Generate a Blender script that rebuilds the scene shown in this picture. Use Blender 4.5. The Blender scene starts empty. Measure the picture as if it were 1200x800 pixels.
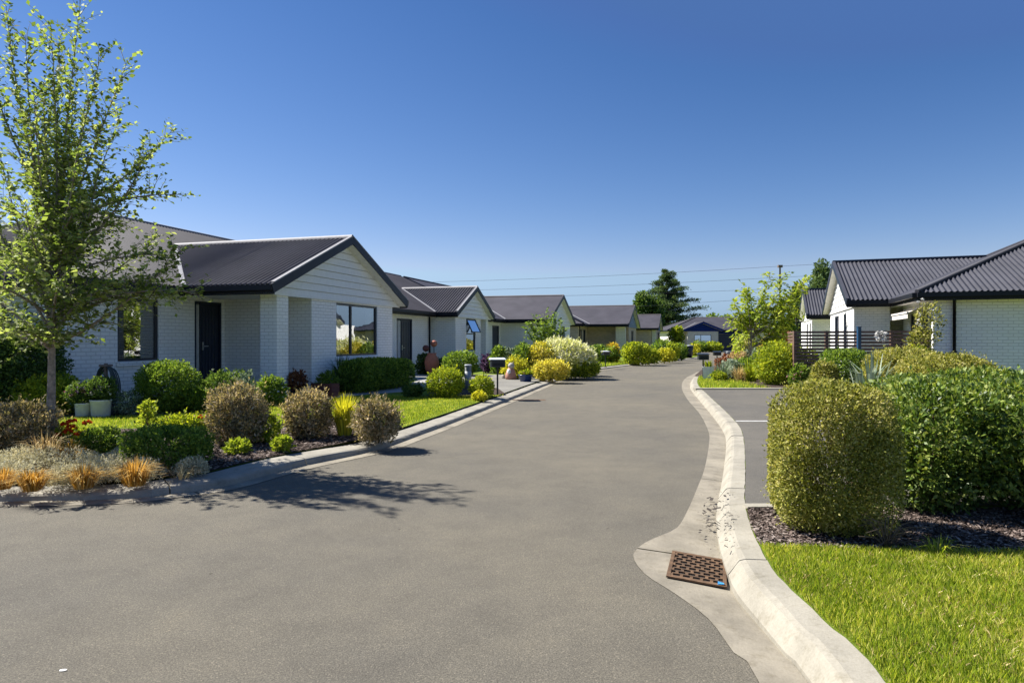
import bpy, math, random
import numpy as np
from mathutils import Vector
random.seed(7); rng = np.random.default_rng(11)
scene = bpy.context.scene
COL = scene.collection
R = math.radians
EYE, F, HZ = 1.55, 780.0, 398.0          # eye height, focal length and horizon row measured on the photograph
ZG = 0.11                                # level of lawns and beds above the road

def G(px, py, z=ZG):                     # a ground point seen at a pixel
    Y = (EYE - z) * F / (py - HZ)
    return ((px - 600) / F * Y, Y)
def AT(px, Y): return ((px - 600) / F * Y, Y)
def ZY(py, Y): return EYE + (HZ - py) / F * Y

# ------------------------------------------------------------------ materials
MATS = {}
def nodes_of(name):
    m = bpy.data.materials.new(name); m.use_nodes = True
    nt = m.node_tree; nt.nodes.clear()
    out = nt.nodes.new('ShaderNodeOutputMaterial')
    MATS[name] = m
    return m, nt, out
def N(nt, t, **kw):
    n = nt.nodes.new(t)
    for k, v in kw.items():
        if k in n.inputs: n.inputs[k].default_value = v
        else: setattr(n, k, v)
    return n
def L(nt, a, b): nt.links.new(a, b)
def c4(c): return (c[0], c[1], c[2], 1.0)
def ramp(nt, fac, stops):
    r = nt.nodes.new('ShaderNodeValToRGB'); e = r.color_ramp.elements
    while len(e) < len(stops): e.new(0.5)
    for i, (p, c) in enumerate(stops): e[i].position = p; e[i].color = c4(c)
    L(nt, fac, r.inputs['Fac']); return r.outputs['Color']
def mixc(nt, fac, a, b, mode='MIX'):
    n = nt.nodes.new('ShaderNodeMix'); n.data_type = 'RGBA'; n.blend_type = mode
    for s, v in ((n.inputs[0], fac), (n.inputs[6], a), (n.inputs[7], b)):
        if hasattr(v, 'is_linked'): L(nt, v, s)
        elif isinstance(v, (int, float)): s.default_value = v
        else: s.default_value = c4(v)
    return n.outputs[2]
def noise(nt, vec, scale, detail=3, rough=0.55):
    n = N(nt, 'ShaderNodeTexNoise', Scale=scale, Detail=detail, Roughness=rough)
    if vec is not None: L(nt, vec, n.inputs['Vector'])
    return n.outputs['Fac']
def bump(nt, h, strength, dist, normal=None):
    b = N(nt, 'ShaderNodeBump', Strength=strength, Distance=dist); L(nt, h, b.inputs['Height'])
    if normal is not None: L(nt, normal, b.inputs['Normal'])
    return b.outputs['Normal']
def objco(nt): return N(nt, 'ShaderNodeNewGeometry').outputs['Position']

def plain(name, col, rough=0.5, metal=0.0, spec=0.5, var=0.12, scale=9.0, bumpd=0.0):
    m, nt, out = nodes_of(name)
    p = N(nt, 'ShaderNodeBsdfPrincipled', Roughness=rough, Metallic=metal); p.inputs['Specular IOR Level'].default_value = spec
    co = objco(nt)
    f = noise(nt, co, scale, 5)
    a = tuple(x * (1 - var) for x in col); b = tuple(min(1, x * (1 + var)) for x in col)
    L(nt, ramp(nt, f, [(0.3, a), (0.7, b)]), p.inputs['Base Color'])
    if bumpd: L(nt, bump(nt, noise(nt, co, scale * 12, 4), 0.6, bumpd), p.inputs['Normal'])
    L(nt, p.outputs[0], out.inputs[0]); return m

def asphalt(name, dark, light, warm):
    m, nt, out = nodes_of(name)
    p = N(nt, 'ShaderNodeBsdfPrincipled', Roughness=0.9); p.inputs['Specular IOR Level'].default_value = 0.25
    co = objco(nt)
    fine = noise(nt, co, 115, 4, 0.75)
    v = N(nt, 'ShaderNodeTexVoronoi', Scale=150.0); L(nt, co, v.inputs['Vector'])
    base = ramp(nt, fine, [(0.34, dark), (0.52, light), (0.70, tuple(x * 1.45 for x in light))])
    stone = ramp(nt, v.outputs['Color'], [(0.0, (0.6, 0.6, 0.6)), (0.75, (1, 1, 1)), (1.0, (1.7, 1.65, 1.55))])
    base = mixc(nt, 0.75, base, stone, 'MULTIPLY')
    big = noise(nt, co, 0.35, 5, 0.6)
    base = mixc(nt, 0.9, base, ramp(nt, big, [(0.3, (0.80, 0.80, 0.82)), (0.7, warm)]), 'MULTIPLY')
    mid = noise(nt, co, 2.3, 6, 0.7)
    base = mixc(nt, 0.8, base, ramp(nt, mid, [(0.3, (0.80, 0.80, 0.81)), (0.55, (1, 1, 1)), (0.75, (1.12, 1.1, 1.06))]), 'MULTIPLY')
    # dark worn spots and pale droppings
    sp = N(nt, 'ShaderNodeTexVoronoi', Scale=1.7); L(nt, co, sp.inputs['Vector'])
    base = mixc(nt, 1.0, base, ramp(nt, sp.outputs['Distance'], [(0.012, (0.45, 0.44, 0.42)), (0.03, (1, 1, 1))]), 'MULTIPLY')
    # hairline cracks
    ck = N(nt, 'ShaderNodeTexVoronoi', feature='DISTANCE_TO_EDGE', Scale=0.23)
    w = N(nt, 'ShaderNodeTexNoise', Scale=1.1, Detail=6.0); L(nt, co, w.inputs['Vector'])
    ad = N(nt, 'ShaderNodeVectorMath', operation='MULTIPLY_ADD'); L(nt, w.outputs['Color'], ad.inputs[0]); ad.inputs[1].default_value = (1.6, 1.6, 1.6); L(nt, co, ad.inputs[2])
    L(nt, ad.outputs[0], ck.inputs['Vector'])
    base = mixc(nt, 0.10, base, ramp(nt, ck.outputs['Distance'], [(0.0, (0.5, 0.5, 0.5)), (0.0045, (1, 1, 1))]), 'MULTIPLY')
    L(nt, base, p.inputs['Base Color'])
    L(nt, bump(nt, fine, 0.9, 0.006), p.inputs['Normal'])
    L(nt, p.outputs[0], out.inputs[0]); return m

def concrete(name, col, stain=0.35):
    m, nt, out = nodes_of(name)
    p = N(nt, 'ShaderNodeBsdfPrincipled', Roughness=0.85); p.inputs['Specular IOR Level'].default_value = 0.3
    co = objco(nt)
    a = noise(nt, co, 2.2, 7, 0.65); b = noise(nt, co, 70, 4, 0.6); c = noise(nt, co, 9, 5, 0.7)
    base = ramp(nt, a, [(0.3, tuple(x * (1 - stain) for x in col)), (0.6, col), (0.8, tuple(min(.9, x * 1.12) for x in col))])
    base = mixc(nt, 0.7, base, ramp(nt, b, [(0.3, (0.84, 0.83, 0.81)), (0.7, (1.06, 1.06, 1.06))]), 'MULTIPLY')
    base = mixc(nt, 0.8, base, ramp(nt, c, [(0.28, (0.66, 0.64, 0.58)), (0.48, (1, 1, 1))]), 'MULTIPLY')
    L(nt, base, p.inputs['Base Color']); L(nt, bump(nt, b, 0.5, 0.004), p.inputs['Normal'])
    L(nt, p.outputs[0], out.inputs[0]); return m

def brick(name, col1, col2, mortar, bumps=0.8, msize=0.009):
    m, nt, out = nodes_of(name)
    p = N(nt, 'ShaderNodeBsdfPrincipled', Roughness=0.75); p.inputs['Specular IOR Level'].default_value = 0.3
    uv = N(nt, 'ShaderNodeUVMap').outputs[0]
    b = N(nt, 'ShaderNodeTexBrick', Scale=1.0); L(nt, uv, b.inputs['Vector'])
    b.inputs['Brick Width'].default_value = 0.24; b.inputs['Row Height'].default_value = 0.086
    b.inputs['Mortar Size'].default_value = msize; b.inputs['Mortar Smooth'].default_value = 0.25; b.inputs['Bias'].default_value = 0.0
    b.inputs['Color1'].default_value = c4(col1); b.inputs['Color2'].default_value = c4(col2); b.inputs['Mortar'].default_value = c4(mortar)
    co = objco(nt); n1 = noise(nt, co, 1.3, 5); n2 = noise(nt, co, 45, 4)
    col = mixc(nt, 0.8, b.outputs['Color'], ramp(nt, n1, [(0.3, (0.93, 0.92, 0.90)), (0.65, (1.0, 1.0, 1.0))]), 'MULTIPLY')
    col = mixc(nt, 0.6, col, ramp(nt, n2, [(0.3, (0.93, 0.93, 0.92)), (0.7, (1.0, 1.0, 1.0))]), 'MULTIPLY')
    L(nt, col, p.inputs['Base Color'])
    inv = N(nt, 'ShaderNodeMath', operation='MULTIPLY_ADD'); L(nt, b.outputs['Fac'], inv.inputs[0]); inv.inputs[1].default_value = -1.0; inv.inputs[2].default_value = 1.0
    ad = N(nt, 'ShaderNodeMath', operation='MULTIPLY_ADD'); L(nt, n2, ad.inputs[0]); ad.inputs[1].default_value = 0.35; L(nt, inv.outputs[0], ad.inputs[2])
    L(nt, bump(nt, ad.outputs[0], bumps, 0.012), p.inputs['Normal'])
    L(nt, p.outputs[0], out.inputs[0]); return m

def roofmat(name, col):
    m, nt, out = nodes_of(name)
    p = N(nt, 'ShaderNodeBsdfPrincipled', Roughness=0.6); p.inputs['Specular IOR Level'].default_value = 0.2
    co = objco(nt); a = noise(nt, co, 0.9, 6, 0.6); b = noise(nt, co, 14, 5, 0.65)
    base = ramp(nt, a, [(0.3, tuple(x * 0.8 for x in col)), (0.7, tuple(x * 1.2 for x in col))])
    base = mixc(nt, 0.7, base, ramp(nt, b, [(0.3, (0.85, 0.85, 0.85)), (0.7, (1.12, 1.1, 1.08))]), 'MULTIPLY')
    L(nt, base, p.inputs['Base Color'])
    rr = N(nt, 'ShaderNodeMapRange'); L(nt, b, rr.inputs[0]); rr.inputs[3].default_value = 0.5; rr.inputs[4].default_value = 0.72
    L(nt, rr.outputs[0], p.inputs['Roughness']); L(nt, p.outputs[0], out.inputs[0]); return m

def glassmat(name, tint=0.55, refl=0.28):
    m, nt, out = nodes_of(name)
    t = N(nt, 'ShaderNodeBsdfTransparent'); t.inputs[0].default_value = (tint * .95, tint, tint, 1)
    g = N(nt, 'ShaderNodeBsdfGlossy', Roughness=0.015); g.inputs[0].default_value = (0.95, 0.97, 1, 1)
    f = N(nt, 'ShaderNodeFresnel', IOR=1.5)
    mx = N(nt, 'ShaderNodeMath', operation='MULTIPLY_ADD', use_clamp=True); L(nt, f.outputs[0], mx.inputs[0]); mx.inputs[1].default_value = 1.6; mx.inputs[2].default_value = refl
    co = objco(nt); nb = bump(nt, noise(nt, co, 1.4, 2), 0.05, 0.03); L(nt, nb, g.inputs['Normal'])
    s = N(nt, 'ShaderNodeMixShader'); L(nt, mx.outputs[0], s.inputs[0]); L(nt, t.outputs[0], s.inputs[1]); L(nt, g.outputs[0], s.inputs[2])
    L(nt, s.outputs[0], out.inputs[0]); return m

def leafmat(name, cols, trans=0.35, rough=0.5, spec=0.35, clump=2.5, tcol=None, lift=1.85):
    """cols: darker .. lighter leaf colours picked per leaf, with slow drift through the plant"""
    m, nt, out = nodes_of(name)
    g = N(nt, 'ShaderNodeNewGeometry')
    nz = noise(nt, g.outputs['Position'], clump, 3)
    ad = N(nt, 'ShaderNodeMath', operation='MULTIPLY_ADD'); L(nt, nz, ad.inputs[0]); ad.inputs[1].default_value = 1.1; ad.inputs[2].default_value = -0.55
    a2 = N(nt, 'ShaderNodeMath', operation='ADD', use_clamp=True); L(nt, ad.outputs[0], a2.inputs[0]); L(nt, g.outputs['Random Per Island'], a2.inputs[1])
    if name.startswith('petal') or name == 'chips': lift = 1.0
    spec *= 0.5; rough = min(.75, rough + .15)
    cols = [tuple(min(.7, x * lift) for x in c) for c in cols]
    n = len(cols); col = ramp(nt, a2.outputs[0], [(i / max(1, n - 1), c) for i, c in enumerate(cols)])
    p = N(nt, 'ShaderNodeBsdfPrincipled', Roughness=rough); p.inputs['Specular IOR Level'].default_value = spec
    L(nt, col, p.inputs['Base Color'])
    t = N(nt, 'ShaderNodeBsdfTranslucent')
    tc = mixc(nt, 1.0, col, tcol or (1.5, 1.45, 0.7), 'MULTIPLY'); L(nt, tc, t.inputs[0])
    s = N(nt, 'ShaderNodeMixShader'); s.inputs[0].default_value = trans
    L(nt, p.outputs[0], s.inputs[1]); L(nt, t.outputs[0], s.inputs[2]); L(nt, s.outputs[0], out.inputs[0]); return m

def groundmat(name, stops, s1, s2, bd=0.02):
    m, nt, out = nodes_of(name)
    p = N(nt, 'ShaderNodeBsdfPrincipled', Roughness=0.95); p.inputs['Specular IOR Level'].default_value = 0.1
    co = objco(nt); a = noise(nt, co, s1, 6, 0.7); b = noise(nt, co, s2, 4, 0.7)
    base = ramp(nt, b, stops)
    base = mixc(nt, 0.8, base, ramp(nt, a, [(0.3, (0.72, 0.72, 0.7)), (0.7, (1.15, 1.15, 1.1))]), 'MULTIPLY')
    L(nt, base, p.inputs['Base Color']); L(nt, bump(nt, b, 1.0, bd), p.inputs['Normal'])
    L(nt, p.outputs[0], out.inputs[0]); return m

asphalt('asphalt', (0.074, 0.068, 0.054), (0.138, 0.127, 0.103), (1.16, 1.12, 1.04))
asphalt('asphalt_bay', (0.068, 0.064, 0.056), (0.125, 0.118, 0.104), (1.12, 1.08, 1.02))
concrete('concrete', (0.30, 0.278, 0.228), 0.3)
concrete('concrete_channel', (0.265, 0.237, 0.185), 0.42)
concrete('concrete_old', (0.30, 0.28, 0.235), 0.3)
concrete('concrete_path', (0.30, 0.295, 0.28), 0.2)
brick('brick_white', (0.90, 0.89, 0.865), (0.86, 0.85, 0.825), (0.68, 0.67, 0.645))
brick('brick_tan', (0.58, 0.45, 0.32), (0.44, 0.33, 0.235), (0.58, 0.52, 0.43), 0.6)
roofmat('roof_charcoal', (0.052, 0.049, 0.058))
roofmat('roof_slate', (0.047, 0.048, 0.060))
plain('flashing_glint', (0.21, 0.21, 0.225), 0.7, 0.0, 0.3)  # light grey roof trim, with the sun's glint painted into its colour
plain('fascia', (0.008, 0.009, 0.013), 0.5, spec=0.3)
plain('barge_navy', (0.013, 0.018, 0.03), 0.5, spec=0.3)
plain('soffit', (0.78, 0.76, 0.70), 0.7)
plain('siding_white', (0.70, 0.695, 0.665), 0.55, var=0.05)
plain('siding_blue', (0.10, 0.16, 0.24), 0.55, var=0.06)
plain('siding_navy', (0.008, 0.026, 0.16), 0.65, spec=0.15)
plain('shadow_gap', (0.12, 0.12, 0.115), 0.9)
plain('aluminium_black', (0.015, 0.02, 0.03), 0.35)
plain('door_dark', (0.012, 0.018, 0.035), 0.35)
plain('garage_navy', (0.006, 0.016, 0.065), 0.4)
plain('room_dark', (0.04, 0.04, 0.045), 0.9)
plain('blind', (0.6, 0.6, 0.58), 0.6)
plain('curtain', (0.45, 0.45, 0.44), 0.9)
plain('steel', (0.55, 0.55, 0.54), 0.3, 0.9)
glassmat('glass'); glassmat('glass_sky', 0.25, 0.6)
plain('fence_wood', (0.13, 0.078, 0.058), 0.6, var=0.3, scale=6)
plain('fence_end', (0.28, 0.17, 0.10), 0.7, var=0.2)
plain('post_blue', (0.012, 0.05, 0.11), 0.4)
plain('plastic_black', (0.014, 0.016, 0.022), 0.35)
plain('pot_white', (0.66, 0.67, 0.69), 0.5, bumpd=0.002)
plain('terracotta', (0.40, 0.14, 0.085), 0.75)
plain('terracotta_pale', (0.40, 0.20, 0.15), 0.8)
plain('pot_blue', (0.02, 0.045, 0.15), 0.25)
plain('planter_red', (0.14, 0.04, 0.028), 0.7, var=0.3)
plain('hose', (0.035, 0.05, 0.05), 0.45)
plain('stone', (0.33, 0.30, 0.26), 0.85, var=0.3)
plain('rust', (0.125, 0.072, 0.037), 0.75, 0.25, var=0.5, scale=16, bumpd=0.002)
plain('pit_darkness', (0.01, 0.009, 0.008), 0.95)
plain('blue_plastic', (0.06, 0.30, 0.60), 0.4)
plain('paint_white', (0.5, 0.5, 0.48), 0.8, var=0.3, scale=30)
plain('bollard', (0.26, 0.28, 0.29), 0.45, 0.2)
plain('bollard_pale', (0.5, 0.52, 0.54), 0.4)
plain('bark', (0.25, 0.215, 0.185), 0.9, var=0.4, scale=25, bumpd=0.006)
plain('bark_dark', (0.05, 0.04, 0.032), 0.9, var=0.35, scale=20)
plain('twig', (0.13, 0.095, 0.065), 0.9, var=0.3)
plain('wood_pole', (0.16, 0.12, 0.10), 0.9)
plain('wire', (0.02, 0.02, 0.025), 0.6)
plain('awning', (0.62, 0.59, 0.54), 0.85)
plain('cream_wall', (0.62, 0.58, 0.50), 0.8)
groundmat('earth', [(0.3, (0.05, 0.065, 0.025)), (0.7, (0.09, 0.11, 0.04))], 0.5, 20)
groundmat('grass_base', [(0.25, (0.085, 0.13, 0.015)), (0.6, (0.17, 0.23, 0.025)), (0.8, (0.24, 0.27, 0.05))], 1.1, 75, 0.03)
groundmat('mulch', [(0.3, (0.035, 0.026, 0.022)), (0.55, (0.10, 0.075, 0.062)), (0.8, (0.26, 0.21, 0.18))], 2.0, 60, 0.05)
groundmat('aggregate', [(0.3, (0.14, 0.135, 0.125)), (0.7, (0.26, 0.25, 0.23))], 0.8, 90, 0.006)
leafmat('leaf_grass', [(0.05, 0.08, 0.008), (0.105, 0.15, 0.012), (0.18, 0.21, 0.022), (0.30, 0.28, 0.08)], 0.45, 0.6, 0.2, 2.2)
leafmat('leaf_elm', [(0.048, 0.066, 0.016), (0.095, 0.125, 0.026), (0.16, 0.19, 0.05), (0.27, 0.28, 0.12)], 0.42, 0.5, 0.4, 1.2, (1.3, 1.4, .75))
leafmat('leaf_lime', [(0.075, 0.115, 0.012), (0.135, 0.175, 0.018), (0.21, 0.23, 0.035)], 0.42, 0.5, 0.3, 0.8)
leafmat('leaf_olive', [(0.04, 0.048, 0.010), (0.11, 0.118, 0.022), (0.18, 0.178, 0.04), (0.28, 0.25, 0.11)], 0.32, 0.5, 0.3, 3.5)
leafmat('leaf_corokia', [(0.045, 0.042, 0.024), (0.11, 0.10, 0.055), (0.18, 0.145, 0.09), (0.32, 0.25, 0.17)], 0.25, 0.6, 0.2, 3)
leafmat('leaf_box', [(0.03, 0.055, 0.010), (0.07, 0.115, 0.018), (0.14, 0.185, 0.03)], 0.42, 0.45, 0.4, 3)
leafmat('leaf_dark', [(0.018, 0.036, 0.010), (0.035, 0.065, 0.016), (0.085, 0.12, 0.03)], 0.38, 0.45, 0.4, 2)
leafmat('leaf_glossy', [(0.018, 0.034, 0.006), (0.045, 0.078, 0.012), (0.095, 0.13, 0.02), (0.18, 0.20, 0.05)], 0.3, 0.32, 0.7, 2.5)
leafmat('leaf_yellowgreen', [(0.06, 0.09, 0.01), (0.13, 0.165, 0.014), (0.24, 0.25, 0.02)], 0.4, 0.5, 0.3, 3)
leafmat('leaf_yellow', [(0.11, 0.125, 0.012), (0.24, 0.23, 0.02), (0.42, 0.36, 0.035)], 0.35, 0.5, 0.3, 2.5)
leafmat('leaf_gold', [(0.09, 0.11, 0.015), (0.24, 0.22, 0.028), (0.40, 0.33, 0.06), (0.46, 0.33, 0.10)], 0.35, 0.5, 0.3, 2)
leafmat('leaf_cream', [(0.17, 0.19, 0.05), (0.36, 0.35, 0.14), (0.52, 0.49, 0.28)], 0.35, 0.6, 0.2, 2, (1.3, 1.25, .9), 2.2)
leafmat('leaf_silver', [(0.16, 0.145, 0.09), (0.30, 0.275, 0.18), (0.40, 0.36, 0.25)], 0.2, 0.7, 0.2, 3, (1.1, 1.05, .85))
leafmat('leaf_tawny', [(0.10, 0.06, 0.012), (0.22, 0.125, 0.022), (0.32, 0.20, 0.05), (0.30, 0.24, 0.11)], 0.35, 0.6, 0.2, 3, (1.3, 1.1, .7))
leafmat('leaf_straw', [(0.16, 0.11, 0.05), (0.30, 0.22, 0.11), (0.42, 0.33, 0.18)], 0.3, 0.6, 0.2, 3, (1.2, 1.1, .8))
leafmat('leaf_red', [(0.05, 0.02, 0.012), (0.11, 0.04, 0.02), (0.17, 0.08, 0.03)], 0.3, 0.5, 0.3, 2, (1.3, 1, .8))
leafmat('leaf_purple', [(0.02, 0.012, 0.025), (0.05, 0.025, 0.06), (0.10, 0.05, 0.10)], 0.25, 0.5, 0.3, 3, (1, 1, 1))
leafmat('leaf_grey', [(0.05, 0.075, 0.045), (0.11, 0.14, 0.095), (0.20, 0.23, 0.17)], 0.25, 0.55, 0.25, 3, (1.1, 1.1, .9))
leafmat('leaf_conifer', [(0.018, 0.034, 0.014), (0.04, 0.066, 0.025), (0.085, 0.115, 0.045)], 0.25, 0.6, 0.2, 0.6)
leafmat('petal_red', [(0.35, 0.02, 0.008), (0.55, 0.045, 0.012), (0.62, 0.10, 0.02)], 0.3, 0.6, 0.2, 3, (1.2, 1, 1))
leafmat('petal_pink', [(0.40, 0.12, 0.14), (0.55, 0.25, 0.26), (0.66, 0.45, 0.44)], 0.3, 0.6, 0.2, 3, (1, 1, 1))
leafmat('petal_purple', [(0.06, 0.03, 0.14), (0.16, 0.08, 0.25), (0.38, 0.28, 0.42)], 0.3, 0.6, 0.2, 3, (1, 1, 1))
leafmat('petal_white', [(0.5, 0.48, 0.44), (0.66, 0.64, 0.6), (0.75, 0.74, 0.7)], 0.3, 0.6, 0.2, 3, (1, 1, 1))
leafmat('petal_yellow', [(0.5, 0.34, 0.02), (0.62, 0.46, 0.03), (0.7, 0.55, 0.08)], 0.3, 0.6, 0.2, 3, (1, 1, 1))
leafmat('chips', [(0.025, 0.019, 0.017), (0.075, 0.055, 0.046), (0.15, 0.115, 0.10), (0.30, 0.25, 0.22)], 0.0, 0.9, 0.1, 3)

# ------------------------------------------------------------------ object helpers
class MB:
    def __init__(s): s.v = []; s.f = []; s.uv = []; s.sm = []
    def poly(s, pts, uv=None, smooth=False):
        b = len(s.v); s.v += [tuple(p) for p in pts]; s.f.append(tuple(range(b, b + len(pts))))
        s.uv += list(uv) if uv else [(0, 0)] * len(pts); s.sm.append(smooth)
    def box(s, c, ax, ay, az):            # centre and three half-axis vectors
        c, ax, ay, az = map(Vector, (c, ax, ay, az))
        for a, b, n in ((ax, ay, az), (ay, az, ax), (az, ax, ay)):
            la, lb = a.length, b.length
            for g in (1, -1):
                o = c + n * g; q = [o - a * g - b, o + a * g - b, o + a * g + b, o - a * g + b]
                s.poly(q, [(-la, -lb), (la, -lb), (la, lb), (-la, lb)])
    def bar(s, p, q, w, h, up=(0, 0, 1)):  # box from p to q, w wide and h high
        p, q = Vector(p), Vector(q); d = q - p; L_ = d.length; d /= max(L_, 1e-9)
        upv = Vector(up); sd = d.cross(upv)
        if sd.length < 1e-4: sd = d.cross(Vector((1, 0, 0)))
        sd.normalize(); u2 = sd.cross(d).normalized()
        s.box((p + q) / 2, d * L_ / 2, sd * w / 2, u2 * h / 2)
    def tube(s, pts, rad, n=8, cap=True):
        pts = [Vector(p) for p in pts]
        if not hasattr(rad, '__len__'): rad = [rad] * len(pts)
        b = len(s.v); ref = Vector((0.13, 0.27, 0.95))
        for i, p in enumerate(pts):
            d = (pts[min(i + 1, len(pts) - 1)] - pts[max(i - 1, 0)]).normalized()
            if abs(d.dot(ref)) > 0.97: ref = Vector((1, 0.1, 0))
            a = d.cross(ref).normalized(); c = a.cross(d)
            for k in range(n):
                t = 2 * math.pi * k / n; s.v.append(tuple(p + (a * math.cos(t) + c * math.sin(t)) * rad[i]))
        for i in range(len(pts) - 1):
            for k in range(n):
                k2 = (k + 1) % n; s.f.append((b + i * n + k, b + (i + 1) * n + k, b + (i + 1) * n + k2, b + i * n + k2)); s.uv += [(0, 0)] * 4; s.sm.append(True)
        if cap:
            for i in (0, len(pts) - 1):
                s.f.append(tuple(b + i * n + k for k in range(n))); s.uv += [(0, 0)] * n; s.sm.append(False)
    def lathe(s, c, prof, n=24):          # prof: (radius, height) pairs
        b = len(s.v); c = Vector(c)
        for r, z in prof:
            for k in range(n):
                t = 2 * math.pi * k / n; s.v.append((c.x + r * math.cos(t), c.y + r * math.sin(t), c.z + z))
        for i in range(len(prof) - 1):
            for k in range(n):
                k2 = (k + 1) % n; s.f.append((b + i * n + k, b + i * n + k2, b + (i + 1) * n + k2, b + (i + 1) * n + k)); s.uv += [(0, 0)] * 4; s.sm.append(True)
    def build(s, name, mat, parent=None, base=None):
        base = Vector(base if base is not None else ((0, 0, 0) if parent is None else parent['_b']))
        me = bpy.data.meshes.new(name)
        me.from_pydata([tuple(Vector(p) - base) for p in s.v], [], s.f)
        ul = me.uv_layers.new(name='UVMap')
        ul.data.foreach_set('uv', np.array(s.uv, dtype=np.float32).ravel())
        me.polygons.foreach_set('use_smooth', s.sm)
        me.materials.append(MATS[mat]); me.update()
        o = bpy.data.objects.new(name, me); COL.objects.link(o)
        if parent is not None:
            o.parent = parent
            gb = Vector(parent['_b']); o.location = base - gb
        else: o.location = base
        o['_b'] = tuple(base)
        return o

def npmesh(name, V, faces_n, mat, parent=None, base=(0, 0, 0), smooth=False):
    """V: (n, k, 3) array of n separate k-gons"""
    n, k = V.shape[0], V.shape[1]
    me = bpy.data.meshes.new(name)
    me.vertices.add(n * k); me.loops.add(n * k); me.polygons.add(n)
    me.vertices.foreach_set('co', (V - np.array(base)).astype(np.float32).ravel())
    me.loops.foreach_set('vertex_index', np.arange(n * k, dtype=np.int32))
    me.polygons.foreach_set('loop_start', np.arange(0, n * k, k, dtype=np.int32))
    me.polygons.foreach_set('loop_total', np.full(n, k, dtype=np.int32))
    me.update(calc_edges=True); me.materials.append(MATS[mat])
    o = bpy.data.objects.new(name, me); COL.objects.link(o)
    if parent is not None: o.parent = parent; o.location = Vector(base) - Vector(parent['_b'])
    else: o.location = base
    o['_b'] = tuple(base)
    return o
def tag(o, label=None, cat=None, group=None, kind=None):
    if label: o['label'] = label
    if cat: o['category'] = cat
    if group: o['group'] = group
    if kind: o['kind'] = kind
    return o
def empty(name, loc, label, cat, group=None):
    o = bpy.data.objects.new(name, None); COL.objects.link(o); o.location = loc; o['_b'] = tuple(loc)
    o.empty_display_size = 0.2
    return tag(o, label, cat, group)

# ------------------------------------------------------------------ ground lines
def smooth_line(pts, step=0.25):
    P = np.array(pts, float); P = np.vstack([2 * P[0] - P[1], P, 2 * P[-1] - P[-2]]); out = []
    for i in range(1, len(P) - 2):
        p0, p1, p2, p3 = P[i - 1], P[i], P[i + 1], P[i + 2]
        n = max(2, int(np.linalg.norm(p2 - p1) / step))
        for t in np.linspace(0, 1, n, endpoint=False):
            out.append(0.5 * ((2 * p1) + (-p0 + p2) * t + (2 * p0 - 5 * p1 + 4 * p2 - p3) * t * t + (-p0 + 3 * p1 - 3 * p2 + p3) * t ** 3))
    out.append(P[-2]); return np.array(out)
def nearest_on(line, p):
    a, b = line[:-1], line[1:]; d = b - a; t = np.clip(((p - a) * d).sum(1) / (d * d).sum(1), 0, 1)
    q = a + d * t[:, None]; i = np.argmin(((q - p) ** 2).sum(1)); return q[i]
def normals(line):
    d = np.gradient(line, axis=0); d /= np.linalg.norm(d, axis=1)[:, None]; return np.stack([-d[:, 1], d[:, 0]], 1)   # left of travel

LF = smooth_line([(-14, 5.3), (-8, 6.1)] + [G(px, py, 0) for px, py in
     [(0, 588), (145, 585), (200, 579), (260, 571), (320, 555), (360, 545), (440, 528), (484, 513), (540, 492), (600, 468), (654, 446.5), (695, 435), (728, 430), (773, 425), (795, 422.5)]]
     + [(16.0, 56.5), (19, 66), (21.3, 80)])
RO = smooth_line([(-0.6, -3.0), (0.25, 0.0), (0.72, 1.7)] + [G(px, py, 0) for px, py in
     [(890, 800), (860, 765), (830, 725), (790, 695), (755, 672), (742, 650), (756, 636), (776, 627), (794, 618), (806, 598), (818, 570), (826, 548), (831, 520), (830, 505), (820, 485), (805, 467), (799, 454), (802, 444.5), (812, 438.5), (825, 434)]]
     + [(13.5, 40), (20, 50), (26, 62), (29.5, 80)], 0.12)
RF = smooth_line([(-0.05, -3.0), (0.72, 0.0), (1.12, 1.7)] + [G(px, py, 0) for px, py in
     [(952, 800), (921, 765), (888, 725), (864, 695), (853.5, 673), (846, 650), (842, 633), (840.3, 620), (839.5, 604), (841, 590), (845, 570), (848.5, 548), (851, 520), (847.5, 505), (834, 486), (818, 467), (809, 455), (810, 446.5), (817, 441), (828, 436.5)]]
     + [(14.0, 39.4), (20.4, 49.2), (26.5, 61.5), (30, 80)], 0.12)
RB = RF - normals(RF) * 0.235
LB = LF + normals(LF) * 0.34
LO = LF - normals(LF) * 0.20
SUN_E, SKY_S, EXPO, SKY_AIR, SKY_DUST, SKY_OZ = 3.8, 0.13, 1.63, 1.0, 0.0, 3.0
# ------------------------------------------------------------------ ground, road, kerbs
def sheet(name, pts, z, mat, kind='structure', label=None, cat=None):
    mb = MB(); mb.poly([(p[0], p[1], z) for p in pts]); o = mb.build(name, mat); 
    if o.data.polygons[0].normal.z < 0: o.data.flip_normals()
    return tag(o, label, cat, None, kind)
sheet('ground', [(-900, -900), (900, -900), (900, 1500), (-900, 1500)], -0.09, 'earth')
sheet('road', [tuple(p) for p in LF] + [(20.5, 92), (31, 92)] + [tuple(p) for p in RO[::-1]] + [(-1.2, -8), (-40, -8), (-40, 5.0)], 0.0, 'asphalt')
sheet('lawn', [tuple(p) for p in LB] + [(20.3, 92), (20, 400), (-150, 400), (-150, 5.5)], ZG, 'grass_base')
sheet('lawn_by_the_drain', [tuple(p) for p in RB] + [(30.5, 92), (30.5, 400), (200, 400), (200, -8), (0.2, -8)], ZG, 'grass_base').name = 'lawn.001'
bpy.data.objects['road']['label'] = 'grey asphalt lane curving away between the houses'

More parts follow.
